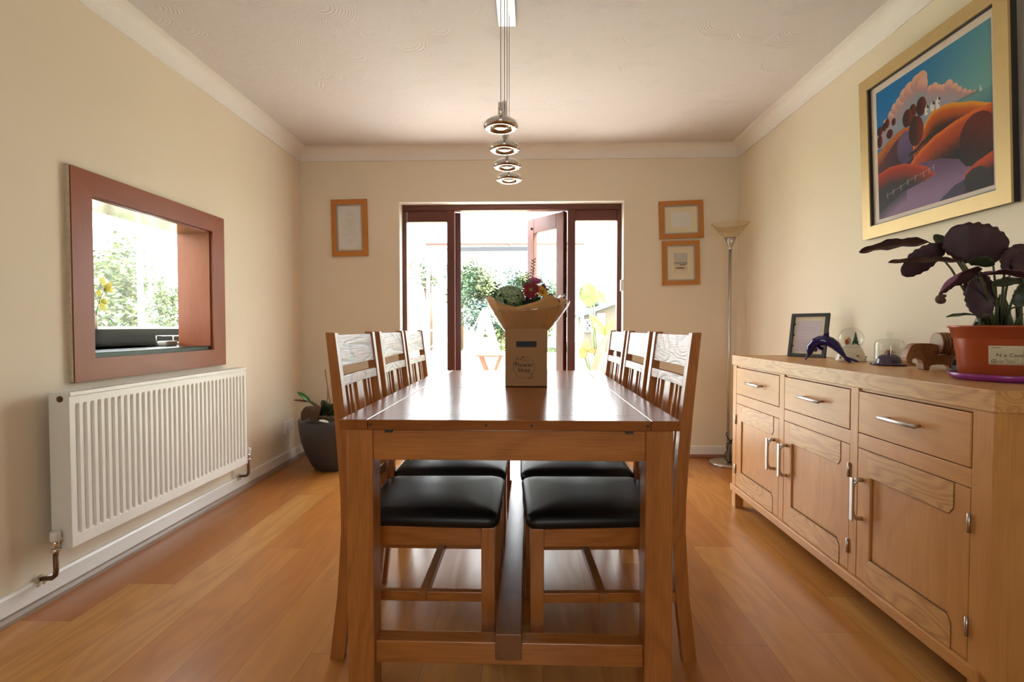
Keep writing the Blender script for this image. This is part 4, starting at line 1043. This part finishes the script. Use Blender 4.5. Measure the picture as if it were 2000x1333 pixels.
for k in range(6): stroke([(.031, .062 + k * .005), (.040, .062 + k * .005)], .0005)
m.build('label_writing', INK, lb)
def cleaf(bpx, bY, tpx, tY, w, nrm, top=L_DKGREEN, under=L_PURPLE, arch=.05, fold=.12, wave=.02, fat=.45, shape=1.0, root=None):
    b0, t0 = at(*bpx, bY), at(*tpx, tY)
    mb = MB(); mb.leaf(b0, t0, w, nrm, arch=arch, fold=fold, wave=wave, fat=fat, nu=30, nv=8, shape=shape, ripple=.05)
    o = mb.build('leaf', [top, under], cal, solid=.0014, moff=1)
    r0 = root or (PX + (b0.x - PX) * .18, PY + (b0.y - PY) * .18)
    base = V((r0[0], r0[1], pz + .14)); mid = base.lerp(b0, .6) + V((0, 0, .025))
    mb = MB(); q = [base, base.lerp(mid, .5) + V((0, 0, .008)), mid, b0]; mb.tube(q, [.0045, .0035, .003, .0022], 8); mb.build('petiole', L_STEM, cal)
DN = (-.55, -.8, -.15)
cleaf((1966, 492), 1.53, (1845, 462), 1.56, .118, (.55, .82, .05), top=L_PURPLE, fat=.36, fold=.06, arch=-.06, wave=.022)                    # big round leaf
cleaf((1815, 474), 1.66, (1678, 493), 1.74, .085, (.12, .22, 1), fat=.5, arch=.04, wave=.035)                     # long one, edge on, far left
cleaf((1848, 478), 1.60, (1762, 538), 1.64, .075, (.42, .75, .45), top=L_PURPLE, fat=.5, arch=.05)                                # oval leaf drooping left
cleaf((1880, 511), 1.50, (1735, 513), 1.62, .075, (.05, .1, 1), fat=.55, arch=.02, wave=.03)                        # thin, edge on
cleaf((1912, 530), 1.48, (1834, 574), 1.44, .085, (.35, .55, .75), top=L_MAUVE, under=L_PURPLE, fat=.5, arch=.14, fold=-.35)   # mauve arching leaf
cleaf((1905, 545), 1.52, (1922, 622), 1.50, .065, (.6, .75, .2), top=L_PURPLE, fat=.5, arch=.05)
cleaf((1918, 617), 1.46, (1848, 620), 1.46, .030, (0, -.2, 1), under=L_DKGREEN, fat=.6)
cleaf((1972, 538), 1.47, (2012, 480), 1.50, .085, (.5, .85, .0), top=L_PURPLE, fat=.4, arch=-.05)
cleaf((2000, 545), 1.44, (2050, 490), 1.46, .10, (.5, .85, .0), top=L_PURPLE, fat=.4)
cleaf((1912, 540), 1.44, (2010, 545), 1.40, .075, (.1, -.1, 1), top=L_MAUVE, under=L_PURPLE, fat=.5, arch=.08, fold=.3)
cleaf((1940, 560), 1.46, (2015, 548), 1.44, .070, (.1, -.35, 1), under=L_DKGREEN, fat=.5, arch=.05)
cleaf((1860, 488), 1.58, (1824, 459), 1.62, .030, (.5, .8, .3), fat=.5)
cleaf((1940, 520), 1.52, (1893, 508), 1.50, .040, (.2, .5, .8), under=L_DKGREEN, fat=.5)
cleaf((1900, 530), 1.60, (1930, 610), 1.62, .075, (.5, .85, .1), top=L_PURPLE, fat=.5)
cleaf((1985, 600), 1.50, (2030, 540), 1.46, .05, (.5, .85, .1), top=L_DKGREEN, under=L_DKGREEN)
m = MB(); q = at(1838, 582, 1.435)
cp_ = [q + V((.011 * (1 - t / 26) * cos(1.2 + t * .38), -.002, -.006 + .011 * (1 - t / 26) * sin(1.2 + t * .38))) for t in range(18)]
m.tube(cp_, [.0045 * (1 - t / 30) + .001 for t in range(18)], 10, flat=2.2, upv=(1, 0, 0))
m.build('curled_tip', L_BROWN, cal)
rnd = random.Random(2)
for k in range(12):
    a = rnd.uniform(0, 2 * pi); r = rnd.uniform(.01, .05); b0 = V((PX + r * cos(a), PY + r * sin(a), pz + .14))
    t0 = b0 + V((rnd.uniform(-.04, .05), rnd.uniform(-.03, .03), rnd.uniform(.05, .12)))
    m = MB(); m.tube([b0, b0.lerp(t0, .5) + V((0, 0, .01)), t0], [.0055, .0045, .003], 8); m.build('petiole', L_STEM if k % 3 else L_BROWN, cal)

# ================================================================== FLOWER BOX AND BOUQUET
BX0, BX1, BY0, BY1, BZ = -.0925, .0805, 2.107, 2.275, 1.010
bcx, bcy = (BX0 + BX1) / 2, (BY0 + BY1) / 2
fb = thing('flower_box', 'brown card flower carrier box with a cut handle, on the far half of the table', 'box', (bcx, bcy, TZ))
hx0, hx1, hz0, hz1 = at(1008, 670, BY0).x, at(1048, 670, BY0).x, at(1008, 678.5, BY0).z, at(1008, 667, BY0).z
m = MB(); t = .003
for y0, y1 in ((BY0, BY0 + t), (BY1 - t, BY1)):
    m.box(BX0, hx0, y0, y1, TZ, BZ); m.box(hx1, BX1, y0, y1, TZ, BZ); m.box(hx0, hx1, y0, y1, TZ, hz0); m.box(hx0, hx1, y0, y1, hz1, BZ)
m.box(BX0, BX0 + t, BY0 + t, BY1 - t, TZ, BZ); m.box(BX1 - t, BX1, BY0 + t, BY1 - t, TZ, BZ); m.box(BX0, BX1, BY0, BY1, TZ, TZ + t)
m.build('carton', KRAFT, fb)
lc = at(1023.5, 718, BY0); ly = BY0 - .0006
m = MB()
text_mesh(m, 'Flower', .0235, lambda u, v: V((lc.x + u, ly, lc.z + .003 + v)), 0, 1.12, .0004)
text_mesh(m, 'Shop', .0235, lambda u, v: V((lc.x + u, ly, lc.z - .0185 + v)), 0, 1.12, .0004)
text_mesh(m, 'The', .010, lambda u, v: V((lc.x + u, ly, lc.z + .026 + v)), 0, 1.1)
m.build('lettering', INK, fb)
m = MB(); R0 = .0445
def arc(a0, a1, r, w, n=40):
    ring_ = [(radians(a0 + (a1 - a0) * k / n)) for k in range(n + 1)]
    vs = [V((lc.x + r * cos(a), ly, lc.z + r * sin(a))) for a in ring_] + [V((lc.x + (r - w) * cos(a), ly, lc.z + (r - w) * sin(a))) for a in ring_]
    m.add(vs, [(k, k + 1, n + 2 + k, n + 1 + k) for k in range(n)])
arc(-40, 150, R0, .0011); arc(168, 312, R0, .0011)
def sprig(px, py, ang, L=.010):
    c = at(px, py, BY0); a = radians(ang); d = V((cos(a), 0, sin(a))); q = V((-d.z, 0, d.x)); pts = [c - d * L / 2, c + q * L * .22, c + d * L / 2, c - q * L * .22]
    m.add([V((p.x, ly, p.z)) for p in pts], [(0, 1, 2, 3)])
for px, py, a in ((1009.5, 701, 75), (1016, 702.5, 10), (1021, 699, 25), (1008, 709, 20), (1004, 711, 70), (1039, 731, 80), (1039.5, 737, 5), (1034, 739, 200)): sprig(px, py, a, .0115)
m.build('wreath_emblem', INK, fb)
bq = thing('bouquet', 'mixed flower bouquet in kraft paper and cellophane standing in the card box', 'bouquet', (bcx, bcy, TZ + .004))
by_ = bcy; FZ = lambda px, py, Y: at(px, py, Y)
def wrap_sheet(nm, mat, tops, r0, z0, spread, solid, ph=0, jag=.0):
    """a flared paper collar: tops = list of (angle deg, radius, z)"""
    n = 64
    def interp(a):
        a = a % 360; T = tops + [(tops[0][0] + 360,) + tops[0][1:]]
        if a < T[0][0]: a += 360
        for p, q in zip(T, T[1:]):
            if p[0] <= a <= q[0]:
                t = (a - p[0]) / (q[0] - p[0]); return p[1] + (q[1] - p[1]) * t, p[2] + (q[2] - p[2]) * t
        return T[0][1:]
    def fn(u, v):
        a = 360 * u; r1, z1 = interp(a)
        sq = .076 / max(abs(cos(radians(a))), abs(sin(radians(a)))); rb = min(sq, .088) if z0 < 1 else r0
        r = rb + (r1 - rb) * (v ** spread); z = z0 + (z1 - z0) * v
        w = .004 * sin(u * 2 * pi * 7 + ph) * v + .003 * sin(u * 2 * pi * 17 + ph * 2) * v
        return V((bcx + (r + w) * cos(radians(a)), bcy + (r + w) * .86 * sin(radians(a)), z))
    mb = MB(); mb.grid(fn, n, 10); return mb.build(nm, mat, bq, solid=solid)
# angle 270 faces the camera
wrap_sheet('paper_wrap', KRAFTP, [(0, .176, 1.130), (20, .150, 1.145), (60, .150, 1.12), (120, .150, 1.12), (165, .165, 1.15), (183, .176, 1.142), (200, .163, 1.148), (215, .160, 1.130), (238, .130, 1.105), (250, .122, 1.098), (268, .128, 1.107), (290, .140, 1.122), (310, .158, 1.150), (322, .160, 1.128), (335, .160, 1.082), (345, .165, 1.095)], .08, .985, .85, .0012)
wrap_sheet('cellophane', CELLO, [(0, .185, 1.128), (12, .172, 1.165), (60, .16, 1.13), (120, .16, 1.13), (178, .176, 1.12), (205, .155, 1.09), (250, .145, 1.085), (290, .150, 1.095), (325, .165, 1.10), (345, .180, 1.150), (352, .170, 1.10)], .085, .985, .8, .0004, ph=2)
m = MB(); m.lathe([(.050, .9), (.064, .98), (.105, 1.085), (.08, 1.12), (.04, 1.135), (.001, 1.138)], (bcx, bcy, 0), 24, M=Matrix.Diagonal((.88, .80, 1))); m.build('greenery', leafm('bouquet_dark_green', (.012, .03, .012)), bq)
m = MB(); rg = random.Random(8)
for k in range(110):
    a = rg.uniform(0, 2 * pi); r = .105 * sqrt(rg.random()); c = V((bcx + r * cos(a) * .9, bcy + r * sin(a) * .82, 1.152 - r * .42)); d = V((cos(a) + rg.uniform(-.8, .8), sin(a) + rg.uniform(-.8, .8), rg.uniform(.2, 1.3))).normalized()
    m.leaf(c - d * .006, c + d * rg.uniform(.016, .028), .012, (rg.uniform(-.4, .4), -1, .6), mi=k % 2, nu=5, nv=2)
m.build('foliage', [leafm('bouquet_foliage', (.03, .06, .022)), leafm('bouquet_foliage_dark', (.015, .03, .018))], bq)
m = MB(); m.box(BX0 + .006, BX1 - .006, BY0 + .008, BY0 + .011, .90, .99); m.build('water_bag', plain('dark_blue_film', (.003, .005, .012), .6, var=.8, vscale=60), bq)
# hydrangea
HYD = leafm('hydrangea_green', (.15, .24, .09), .6, .5, 60); HYE = leafm('hydrangea_pale', (.33, .40, .24), .6, .3, 60)
hc = FZ(995, 580, by_ - .062); m = MB(); rnd = random.Random(4)
for k in range(170):
    z = rnd.uniform(-.95, 1); a = rnd.uniform(0, 2 * pi); q = sqrt(max(0, 1 - z * z)); nn = V((q * cos(a), q * sin(a), z)); c = hc + V((nn.x * .056, nn.y * .05, nn.z * .040))
    u = nn.orthogonal().normalized(); w = nn.cross(u); ph = rnd.uniform(0, 2)
    for j in range(4):
        aa = ph + j * pi / 2; d = u * cos(aa) + w * sin(aa); m.leaf(c, c + d * .0145 + nn * .004, .0135, nn, mi=k % 2, arch=.1, fold=-.2, nu=4, nv=4)
m.ball(hc, (.046, .040, .032), 16, 10, mi=2); m.build('hydrangea', [HYD, HYE, leafm('hydrangea_core', (.04, .08, .03), .7)], bq)
# gerbera facing the camera
def daisy(nm, c, nrm, R, mat, eye, layers, parent=bq):
    nrm = V(nrm).normalized(); u = nrm.orthogonal().normalized(); w = nrm.cross(u); mb = MB()
    for L, (n_, rr, up) in enumerate(layers):
        for k in range(n_):
            a = 2 * pi * (k + .5 * L) / n_; d = u * cos(a) + w * sin(a)
            mb.leaf(c + d * R * .15, c + d * R * rr + nrm * up * R, R * 2.6 / n_ * 1.3, nrm, fold=.1, nu=5, nv=2, shape=1.4)
    o = mb.build(nm, mat, parent, solid=.0006)
    mb = MB(); M_ = Matrix((u, w, nrm)).transposed(); mb.ball(c + nrm * .003, (R * .34, R * .34, R * .16), 18, 8, M=M_); e1 = mb.build('flower_eye', eye[0], o)
    mb = MB(); mb.ball(c + nrm * .007, (R * .17, R * .17, R * .09), 14, 8, M=M_); mb.build('eye_centre', eye[1], o)
    return o
daisy('gerbera', FZ(1037, 567, by_ - .085), (-.02, -1, .12), .039, leafm('gerbera_red', (.26, .008, .022), .55, .3, 60), (leafm('gerbera_eye', (.20, .05, .02), .8, .4, 300), leafm('gerbera_eye_pale', (.30, .26, .06), .8, .4, 300)), ((22, 1.0, .06), (20, .88, .12), (18, .66, .16)))
daisy('yellow_flower', FZ(1058, 571, by_ - .05), (.55, -.6, .5), .036, leafm('petal_yellow', (.62, .30, .015), .5), (leafm('yellow_eye', (.35, .14, .01), .8), leafm('yellow_eye_dark', (.2, .08, .01), .8)), ((18, 1.0, .1), (16, .8, .2)))
daisy('pink_flower', FZ(1046, 553, by_ - .01), (.1, -.5, .9), .032, leafm('petal_pink', (.50, .11, .25), .5), (leafm('pink_eye', (.5, .3, .1), .8), leafm('pink_eye_pale', (.55, .42, .2), .8)), ((18, 1.0, .35), (16, .8, .5), (12, .5, .6)))
MAG = leafm('petal_magenta', (.22, .02, .11), .5)
for px, py, dy, r in ((1061, 560, -.02, .016), (1087, 590, -.05, .021), (1064, 565, -.0, .014)):
    m = MB(); c = FZ(px, py, by_ + dy)
    for k in range(14):
        a = 2.4 * k; d = V((cos(a) * .7, -.35 + .1 * (k % 3), sin(a) * .7)); m.leaf(c, c + d * r, r * .8, (0, -1, .2), fold=.2, nu=5, nv=4, arch=.2)
    m.build('magenta_bloom', MAG, bq, solid=.0006)
def twig(p0, p1, n_, L, mat, nm='twig'):
    a, b_ = V(p0), V(p1); mb = MB(); mb.tube([a, a.lerp(b_, .5) + V((.003, 0, 0)), b_], [.0016, .0013, .0008], 6); rnd2 = random.Random(int(p0[0] * 9999))
    for k in range(n_):
        q = a.lerp(b_, .25 + .75 * k / max(1, n_ - 1)); s_ = 1 if k % 2 else -1
        mb.leaf(q, q + V((s_ * L * .8, rnd2.uniform(-.01, .01), L * .6)), L * .42, (0, -1, .3), nu=5, nv=2)
    mb.build(nm, mat, bq)
DKT = leafm('twig_dark', (.03, .028, .016), .6)
for a, b_, n_, L, mt_ in ((FZ(990, 600, by_), FZ(970, 556, by_), 11, .016, DKT), (FZ(984, 598, by_ - .03), FZ(960, 572, by_ - .02), 10, .017, DKT), (FZ(992, 590, by_), FZ(986, 558, by_), 7, .011, DKT), (FZ(966, 588, by_ - .06), FZ(972, 570, by_ - .06), 9, .016, DKT),
        (FZ(1036, 560, by_), FZ(1043, 508, by_ + .02), 14, .012, L_STEM), (FZ(1032, 556, by_), FZ(1029, 534, by_), 7, .012, L_STEM), (FZ(1063, 580, by_), FZ(1080, 577, by_ - .02), 7, .012, DKT), (FZ(1055, 570, by_), FZ(1071, 567, by_ - .02), 5, .013, DKT)):
    twig(a, b_, n_, L, mt_)
for bpx, tpx, w, dy in (((1030, 566), (1020, 549), .022, -.06), ((1034, 562), (1031, 546), .022, -.05), ((1040, 562), (1026, 553), .018, -.04), ((1086, 602), (1088, 592), .02, -.07), ((1092, 606), (1084, 600), .02, -.06), ((1012, 592), (1016, 601), .03, -.07)):
    m = MB(); m.leaf(FZ(*bpx, by_ + dy), FZ(*tpx, by_ + dy - .01), w, (0, -1, .3), arch=.1); m.build('leaf', leafm('bouquet_leaf', (.09, .17, .06)), bq, solid=.0006)

# ================================================================== THE GARDEN
GZ = -.14
PAVE = plain('pale_paving', (.47, .45, .42), .8, var=.08, vscale=2)
m = MB(); m.box(-9, 9, YB + BT, 8.2, GZ - .1, GZ); struct(m.build('patio_ground', PAVE))
m = MB(); m.box(-25, 20, 8.2, 40, GZ - .2, GZ - .04); m.box(-25, -2.45, -8, 8.2, GZ - .2, GZ - .04); struct(m.build('lawn', leafm('grass', (.12, .20, .05), .9, .3, 3)))
WOODW = plain('white_garden_wood', (.52, .52, .50), .5, var=.03)
m = MB(); fx = -2.6
while fx < 3.4: m.box(fx, fx + .138, 10.5, 10.525, GZ - .04, .50); fx += .145
m.box(-2.6, 3.4, 10.525, 10.56, .05, .14); m.box(-2.6, 3.4, 10.525, 10.56, .36, .44)
tag(m.build('garden_fence', WOODW), 'low white board fence across the garden behind the swing seat', 'fence')
rnd = random.Random(21)
def tree(nm, lab, base, r, zc, mats, n, leaf_s, trunk=.08, seed=1, group=None, clumps=9):
    R_ = random.Random(seed); b0 = V(base); root = thing(nm, lab, 'tree', b0, group)
    cs = [(b0 + V((R_.uniform(-.6, .6) * r[0], R_.uniform(-.6, .6) * r[1], zc + R_.uniform(-.65, .65) * r[2])), R_.uniform(.35, .6)) for _ in range(clumps)]
    mb = MB()
    for k in range(n):
        c, q = cs[k % clumps]; v = V((R_.gauss(0, 1), R_.gauss(0, 1), R_.gauss(0, 1))).normalized() * (R_.uniform(.45, 1) * q)
        p = c + V((v.x * r[0], v.y * r[1], v.z * r[2])); d = V((R_.uniform(-1, 1), R_.uniform(-1, 1), R_.uniform(-.8, .4))).normalized(); nn = V((R_.uniform(-.5, .5), R_.uniform(-1, .2), 1))
        L = leaf_s * R_.uniform(.7, 1.3); w = d.cross(nn).normalized() * L * .33
        mb.add([p - d * L / 2, p + w, p + d * L / 2, p - w], [(0, 1, 2, 3)], k % len(mats))
    mb.build('foliage', mats, root)
    mb = MB(); mb.tube([b0, b0 + V((.05, 0, zc * .5)), b0 + V((0, 0, zc))], [trunk, trunk * .8, trunk * .5], 8)
    for c, q in cs[:6]: mb.tube([b0 + V((0, 0, zc * .6)), c], [trunk * .5, trunk * .2], 6)
    mb.build('trunk', L_BROWN, root)
    return root
G1 = [leafm('tree_green', (.075, .12, .07), .8), leafm('tree_blue_green', (.065, .11, .095), .8), leafm('tree_olive', (.13, .155, .07), .8)]
G2 = [leafm('hedge_green', (.075, .13, .055), .8), leafm('hedge_dark', (.05, .08, .055), .8), leafm('hedge_lime', (.19, .23, .08), .8)]
GG = 'trees beyond the white fence'
def tree_at(px, py, Y, r, nm, lab, mats, n, seed, ls=.16):
    c = at(px, py, Y); return tree(nm, lab, (c.x, Y, GZ - .04), r, c.z - GZ, mats, int(n * 2.2), ls * .62, seed=seed, group=GG)
tree_at(938, 572, 15.0, (.75, .8, 1.0), 'garden_tree', 'bushy green tree beyond the fence, left of the bouquet', G1, 2600, 3)
tree_at(900, 560, 16.5, (.55, .8, .9), 'garden_tree', 'green tree beyond the fence beside the left door post', G1, 1500, 4)
tree_at(1012, 560, 18.0, (.60, .8, .7), 'garden_tree', 'blue green tree far beyond the fence, right behind the bouquet', G1, 1400, 5)
tree_at(1072, 580, 15.0, (.60, .8, .9), 'garden_tree', 'green tree seen through the open glazed door', G1, 1800, 6)
tree_at(838, 535, 14.0, (.30, .3, .42), 'garden_tree', 'small slender tree seen through the left side pane', G1, 500, 8, .12)
tree_at(1160, 586, 16.5, (.40, .4, .3), 'garden_tree', 'low green tree above the shed roof', G1, 500, 9, .13)
tree_at(960, 648, 11.6, (.85, .4, .62), 'garden_shrub', 'dark leafy shrub growing behind the white swing seat', G2, 2200, 10, .12)
tree_at(1085, 660, 11.8, (.40, .4, .5), 'garden_shrub', 'leafy shrub behind the right hand card box edge', G2, 800, 12, .12)
# beech hedge outside the kitchen window
def khedge(px, py, X, r, lab, n, seed):
    c = atx(px, py, X); t = tree('leafy_hedge', lab, (c.x, c.y, GZ - .04), r, c.z - GZ, G2, int(n * 2.4), .066, trunk=.04, seed=seed, group='shrubs outside the kitchen window', clumps=14); return t
khedge(210, 575, -4.4, (.45, .62, .62), 'big leafy shrub outside the left pane of the kitchen window', 3400, 14)
khedge(318, 600, -6.2, (.25, .30, .60), 'narrow leafy shrub outside the right pane of the kitchen window', 1100, 15)
# terracotta pole and grey bar of the awning
AY = 6.5
p0, p1 = at(832, 477.5, AY), at(1141, 476, AY)
aw = thing('awning_frame', 'terracotta pole with round knob above a grey bar, outside over the patio', 'awning', ((p0.x + p1.x) / 2, AY, GZ))
TCO = plain('terracotta_paint', (.15, .036, .022), .5); GRB = plain('grey_blue_metal', (.030, .034, .044), .6)
m = MB(); m.tube([p0, p1], .017, 10); m.build('pole', TCO, aw)
m = MB(); m.ball(at(995, 478, AY - .01), .030, 16, 10); m.build('knob', TCO, aw)
g0, g1 = at(896, 487, AY), at(1087, 486.5, AY)
m = MB(); m.box(g0.x, g1.x, AY - .03, AY + .03, g0.z - .028, g0.z + .022); m.build('grey_bar', GRB, aw, bevel=.004)
m = MB(); m.box(g0.x, g1.x, AY - .035, AY + .035, g0.z + .022, g0.z + .032); m.build('cover_strip', PLASTW, aw)
for x in (p0.x + .02, p1.x - .02):
    m = MB(); m.box(x - .02, x + .02, AY + .012, AY + .052, GZ, p0.z); m.build('post', WOODW, aw)
m = MB(); m.box(p0.x + .04, p1.x - .04, AY + .03, AY + .05, g0.z - .02, g0.z + .02); m.build('cross_rail', WOODW, aw)
# white swing seat (A-frames)
sw = thing('swing_seat', 'white wooden garden swing seat frame behind the bouquet', 'swing seat', (at(955, 700, 9.6).x, 9.6, GZ - .04))
def beam(mb, a, b_, w): 
    mb.tube([a, b_], w, 4)
yA, yB = 9.4, 10.3
ap, l1, l2 = at(943, 610, yA), at(908, 715, yA), at(992, 700, yA)
for nm_, dy in (('front', 0), ('back', .8)):
    o_ = V((0, dy, 0))
    m = MB(); beam(m, ap + o_, V((l2.x, yA, GZ - .04)) + o_, .045); beam(m, ap + o_, V((l1.x, yA, GZ - .04)) + o_, .045); beam(m, ap.lerp(l1, .42) + o_, ap.lerp(l2, .42) + o_, .025); m.build('a_frame', WOODW, sw)
m = MB(); beam(m, ap, ap + V((0, .8, 0)), .05); m.build('top_beam', WOODW, sw)
m = MB(); c = at(934, 662, yA + .2); m.box(c.x - .32, c.x + .32, yA + .1, yA + .55, c.z - .28, c.z - .23); m.box(c.x - .32, c.x + .32, yA + .55, yA + .6, c.z - .25, c.z + .02); m.build('bench', WOODW, sw)
for x in (c.x - .3, c.x + .3):
    m = MB(); m.tube([V((x, yA + .3, c.z - .23)), V((ap.x + (x - c.x) * .2, yA + .3, ap.z))], .012, 6); m.build('rope', PLASTW, sw)
# folding table
FTY = 7.4; tw = thing('folding_table', 'small orange brown folding wooden table on the patio', 'table', (at(958, 722, FTY).x, FTY, GZ))
TEAK = woodset('teak', (.15, .042, .016), (.09, .026, .010), rough=.5, ring=8)
a, b_ = at(933, 693, FTY), at(985, 692, FTY); m = MB()
for k in range(5): m.box(a.x, b_.x, FTY - .2 + k * .09, FTY - .12 + k * .09, a.z - .02, a.z)
m.build('table_top', TEAK['X'], tw)
for dy in (-.15, .15):
    for sgn in (1, -1):
        m = MB(); xa, xb = (a.x + .05, b_.x - .05)[::sgn]; m.hexa([(xb - .02, FTY + dy - .012, GZ), (xb + .02, FTY + dy - .012, GZ), (xb + .02, FTY + dy + .012, GZ), (xb - .02, FTY + dy + .012, GZ), (xa - .02, FTY + dy - .012, a.z - .02), (xa + .02, FTY + dy - .012, a.z - .02), (xa + .02, FTY + dy + .012, a.z - .02), (xa - .02, FTY + dy + .012, a.z - .02)])
        m.build('leg', TEAK['Z'], tw)
    m = MB(); m.box(a.x + .1, b_.x - .1, FTY + dy - .01, FTY + dy + .01, GZ + .20, GZ + .235); m.build('rail', TEAK['X'], tw)
# trellis
q0, q1 = at(832, 700, 8.6), at(860, 645, 8.6)
m = MB(); W_, H_ = q1.x - q0.x, q1.z - GZ; nn_ = 5
for k in range(-9, 10):
    for sg in (1, -1):
        pts = []
        for t in (0, 1):
            pass
        c0 = k * W_ / 3
        lo_t = max(0, (-c0 if sg > 0 else c0 - W_)); hi_t = min(H_, (W_ - c0 if sg > 0 else c0))
        if hi_t > lo_t + .01: m.tube([V((q0.x + c0 + sg * lo_t, 8.6 + .006 * sg, GZ + lo_t)), V((q0.x + c0 + sg * hi_t, 8.6 + .006 * sg, GZ + hi_t))], .009, 4)
for x in (q0.x, q1.x): m.box(x - .015, x + .015, 8.58, 8.62, GZ - .02, q1.z)
m.box(q0.x, q1.x, 8.58, 8.62, q1.z - .02, q1.z + .01)
tag(m.build('trellis', WOODW), 'white diamond lattice trellis behind the left chairs outside', 'trellis')
# cordyline at the left pane
cy = thing('cordyline', 'spiky green palm like plant at the edge of the left side pane', 'plant', (at(784, 700, 5.6).x, 5.6, GZ))
c0 = at(790, 540, 5.6); m = MB(); m.tube([(c0.x, 5.6, GZ), (c0.x, 5.6, c0.z)], [.04, .03], 8); m.build('stem', L_BROWN, cy)
LG = leafm('cordyline_leaf', (.085, .11, .05), .5)
for k in range(26):
    a = k * 2.399; e_ = -.5 + 1.6 * ((k * 7) % 26) / 26; d = V((cos(a) * cos(e_), sin(a) * cos(e_) * .6, sin(e_))); m = MB(); m.leaf(c0, c0 + d * .30, .022, (0, -1, .6), arch=-.05, nu=6, nv=2); m.build('leaf', LG, cy)
# banana plant
bn = thing('banana_plant', 'tall banana plant with yellow green leaves outside the right side pane', 'plant', (at(1165, 715, 6.2).x, 6.2, GZ))
BL = leafm('banana_leaf', (.19, .225, .045), .5, .2, 6); BG = leafm('banana_leaf_green', (.08, .13, .03), .5); BO = leafm('banana_leaf_brown', (.26, .10, .02), .6)
bb = wloc(bn)
for (bx, by2), (tx, ty2), w, mt_, ar in (((1152, 560), (1133, 585), .17, BG, .1), ((1150, 600), (1150, 546), .20, BL, .1), ((1158, 572), (1183, 592), .16, BL, .15), ((1182, 655), (1150, 612), .12, BL, .1), ((1190, 660), (1204, 618), .17, BL, .1), ((1195, 655), (1200, 630), .09, BG, .1), ((1142, 690), (1146, 660), .12, BL, .1), ((1142, 700), (1134, 680), .10, BO, .1), ((1145, 684), (1168, 688), .07, BO, .2)):
    p, q = at(bx, by2, 6.2), at(tx, ty2, 6.15); m = MB(); m.leaf(p, q, w, (0, -1, .15), arch=ar, fold=.15, wave=.05, nu=14, fat=.8, shape=.8); m.build('leaf', mt_, bn, solid=.002)
    m = MB(); m.tube([bb, bb.lerp(p, .5) + V((.03, 0, .05)), p], [.02, .013, .007], 6); m.build('stem', leafm('banana_stem', (.11, .13, .06), .6), bn)
for k in range(4):
    m = MB(); a_, b2_ = at(1156 + k * 3, 722, 6.1), at(1172 + k * 5, 668 - k * 6, 6.15); m.tube([a_, b2_], [.022, .012], 6); m.build('stem', leafm('banana_stem_pale', (.14, .11, .07), .6), bn)
# shed
shd = thing('garden_shed', 'brown garden shed with a grey sloping roof and a white barred window', 'shed', (at(1160, 660, 12.5).x, 12.8, GZ - .04))
s0, s1 = at(1141, 612, 12.5), at(1187, 597, 12.5); sx0, sx1 = s0.x, s0.x + 1.9
m = MB(); m.hexa([(sx0, 12.5, GZ - .04), (sx1, 12.5, GZ - .04), (sx1, 14, GZ - .04), (sx0, 14, GZ - .04), (sx0, 12.5, s0.z - .08), (sx1, 12.5, s1.z + .45), (sx1, 14, s1.z + .45), (sx0, 14, s0.z - .08)]); m.build('walls', plain('shed_boards', (.13, .095, .075), .7, var=.2), shd)
m = MB(); m.hexa([(sx0 - .1, 12.3, s0.z - .10), (sx1 + .1, 12.3, s1.z + .48), (sx1 + .1, 14.1, s1.z + .48), (sx0 - .1, 14.1, s0.z - .10), (sx0 - .1, 12.3, s0.z + .0), (sx1 + .1, 12.3, s1.z + .58), (sx1 + .1, 14.1, s1.z + .58), (sx0 - .1, 14.1, s0.z + .0)]); m.build('roof', plain('grey_roof_felt', (.10, .105, .12), .8), shd)
w0, w1 = at(1143, 648, 12.45), at(1159, 625, 12.45)
m = MB(); m.box(w0.x, w1.x, 12.47, 12.5, w0.z, w1.z); wf = m.build('window', plain('shed_window', (.05, .055, .07), .2), shd)
m = MB()
for x in (w0.x, (w0.x + w1.x) / 2, w1.x): m.box(x - .02, x + .02, 12.44, 12.47, w0.z, w1.z)
for z in (w0.z, (w0.z + w1.z) / 2, w1.z): m.box(w0.x, w1.x, 12.44, 12.47, z - .02, z + .02)
m.build('glazing_bar', WOODW, wf)
m = MB(); d0, d1 = at(1166, 645, 12.45), at(1182, 612, 12.45); m.box(d0.x, d1.x, 12.46, 12.5, GZ, d1.z); m.build('door', WOODW, shd)
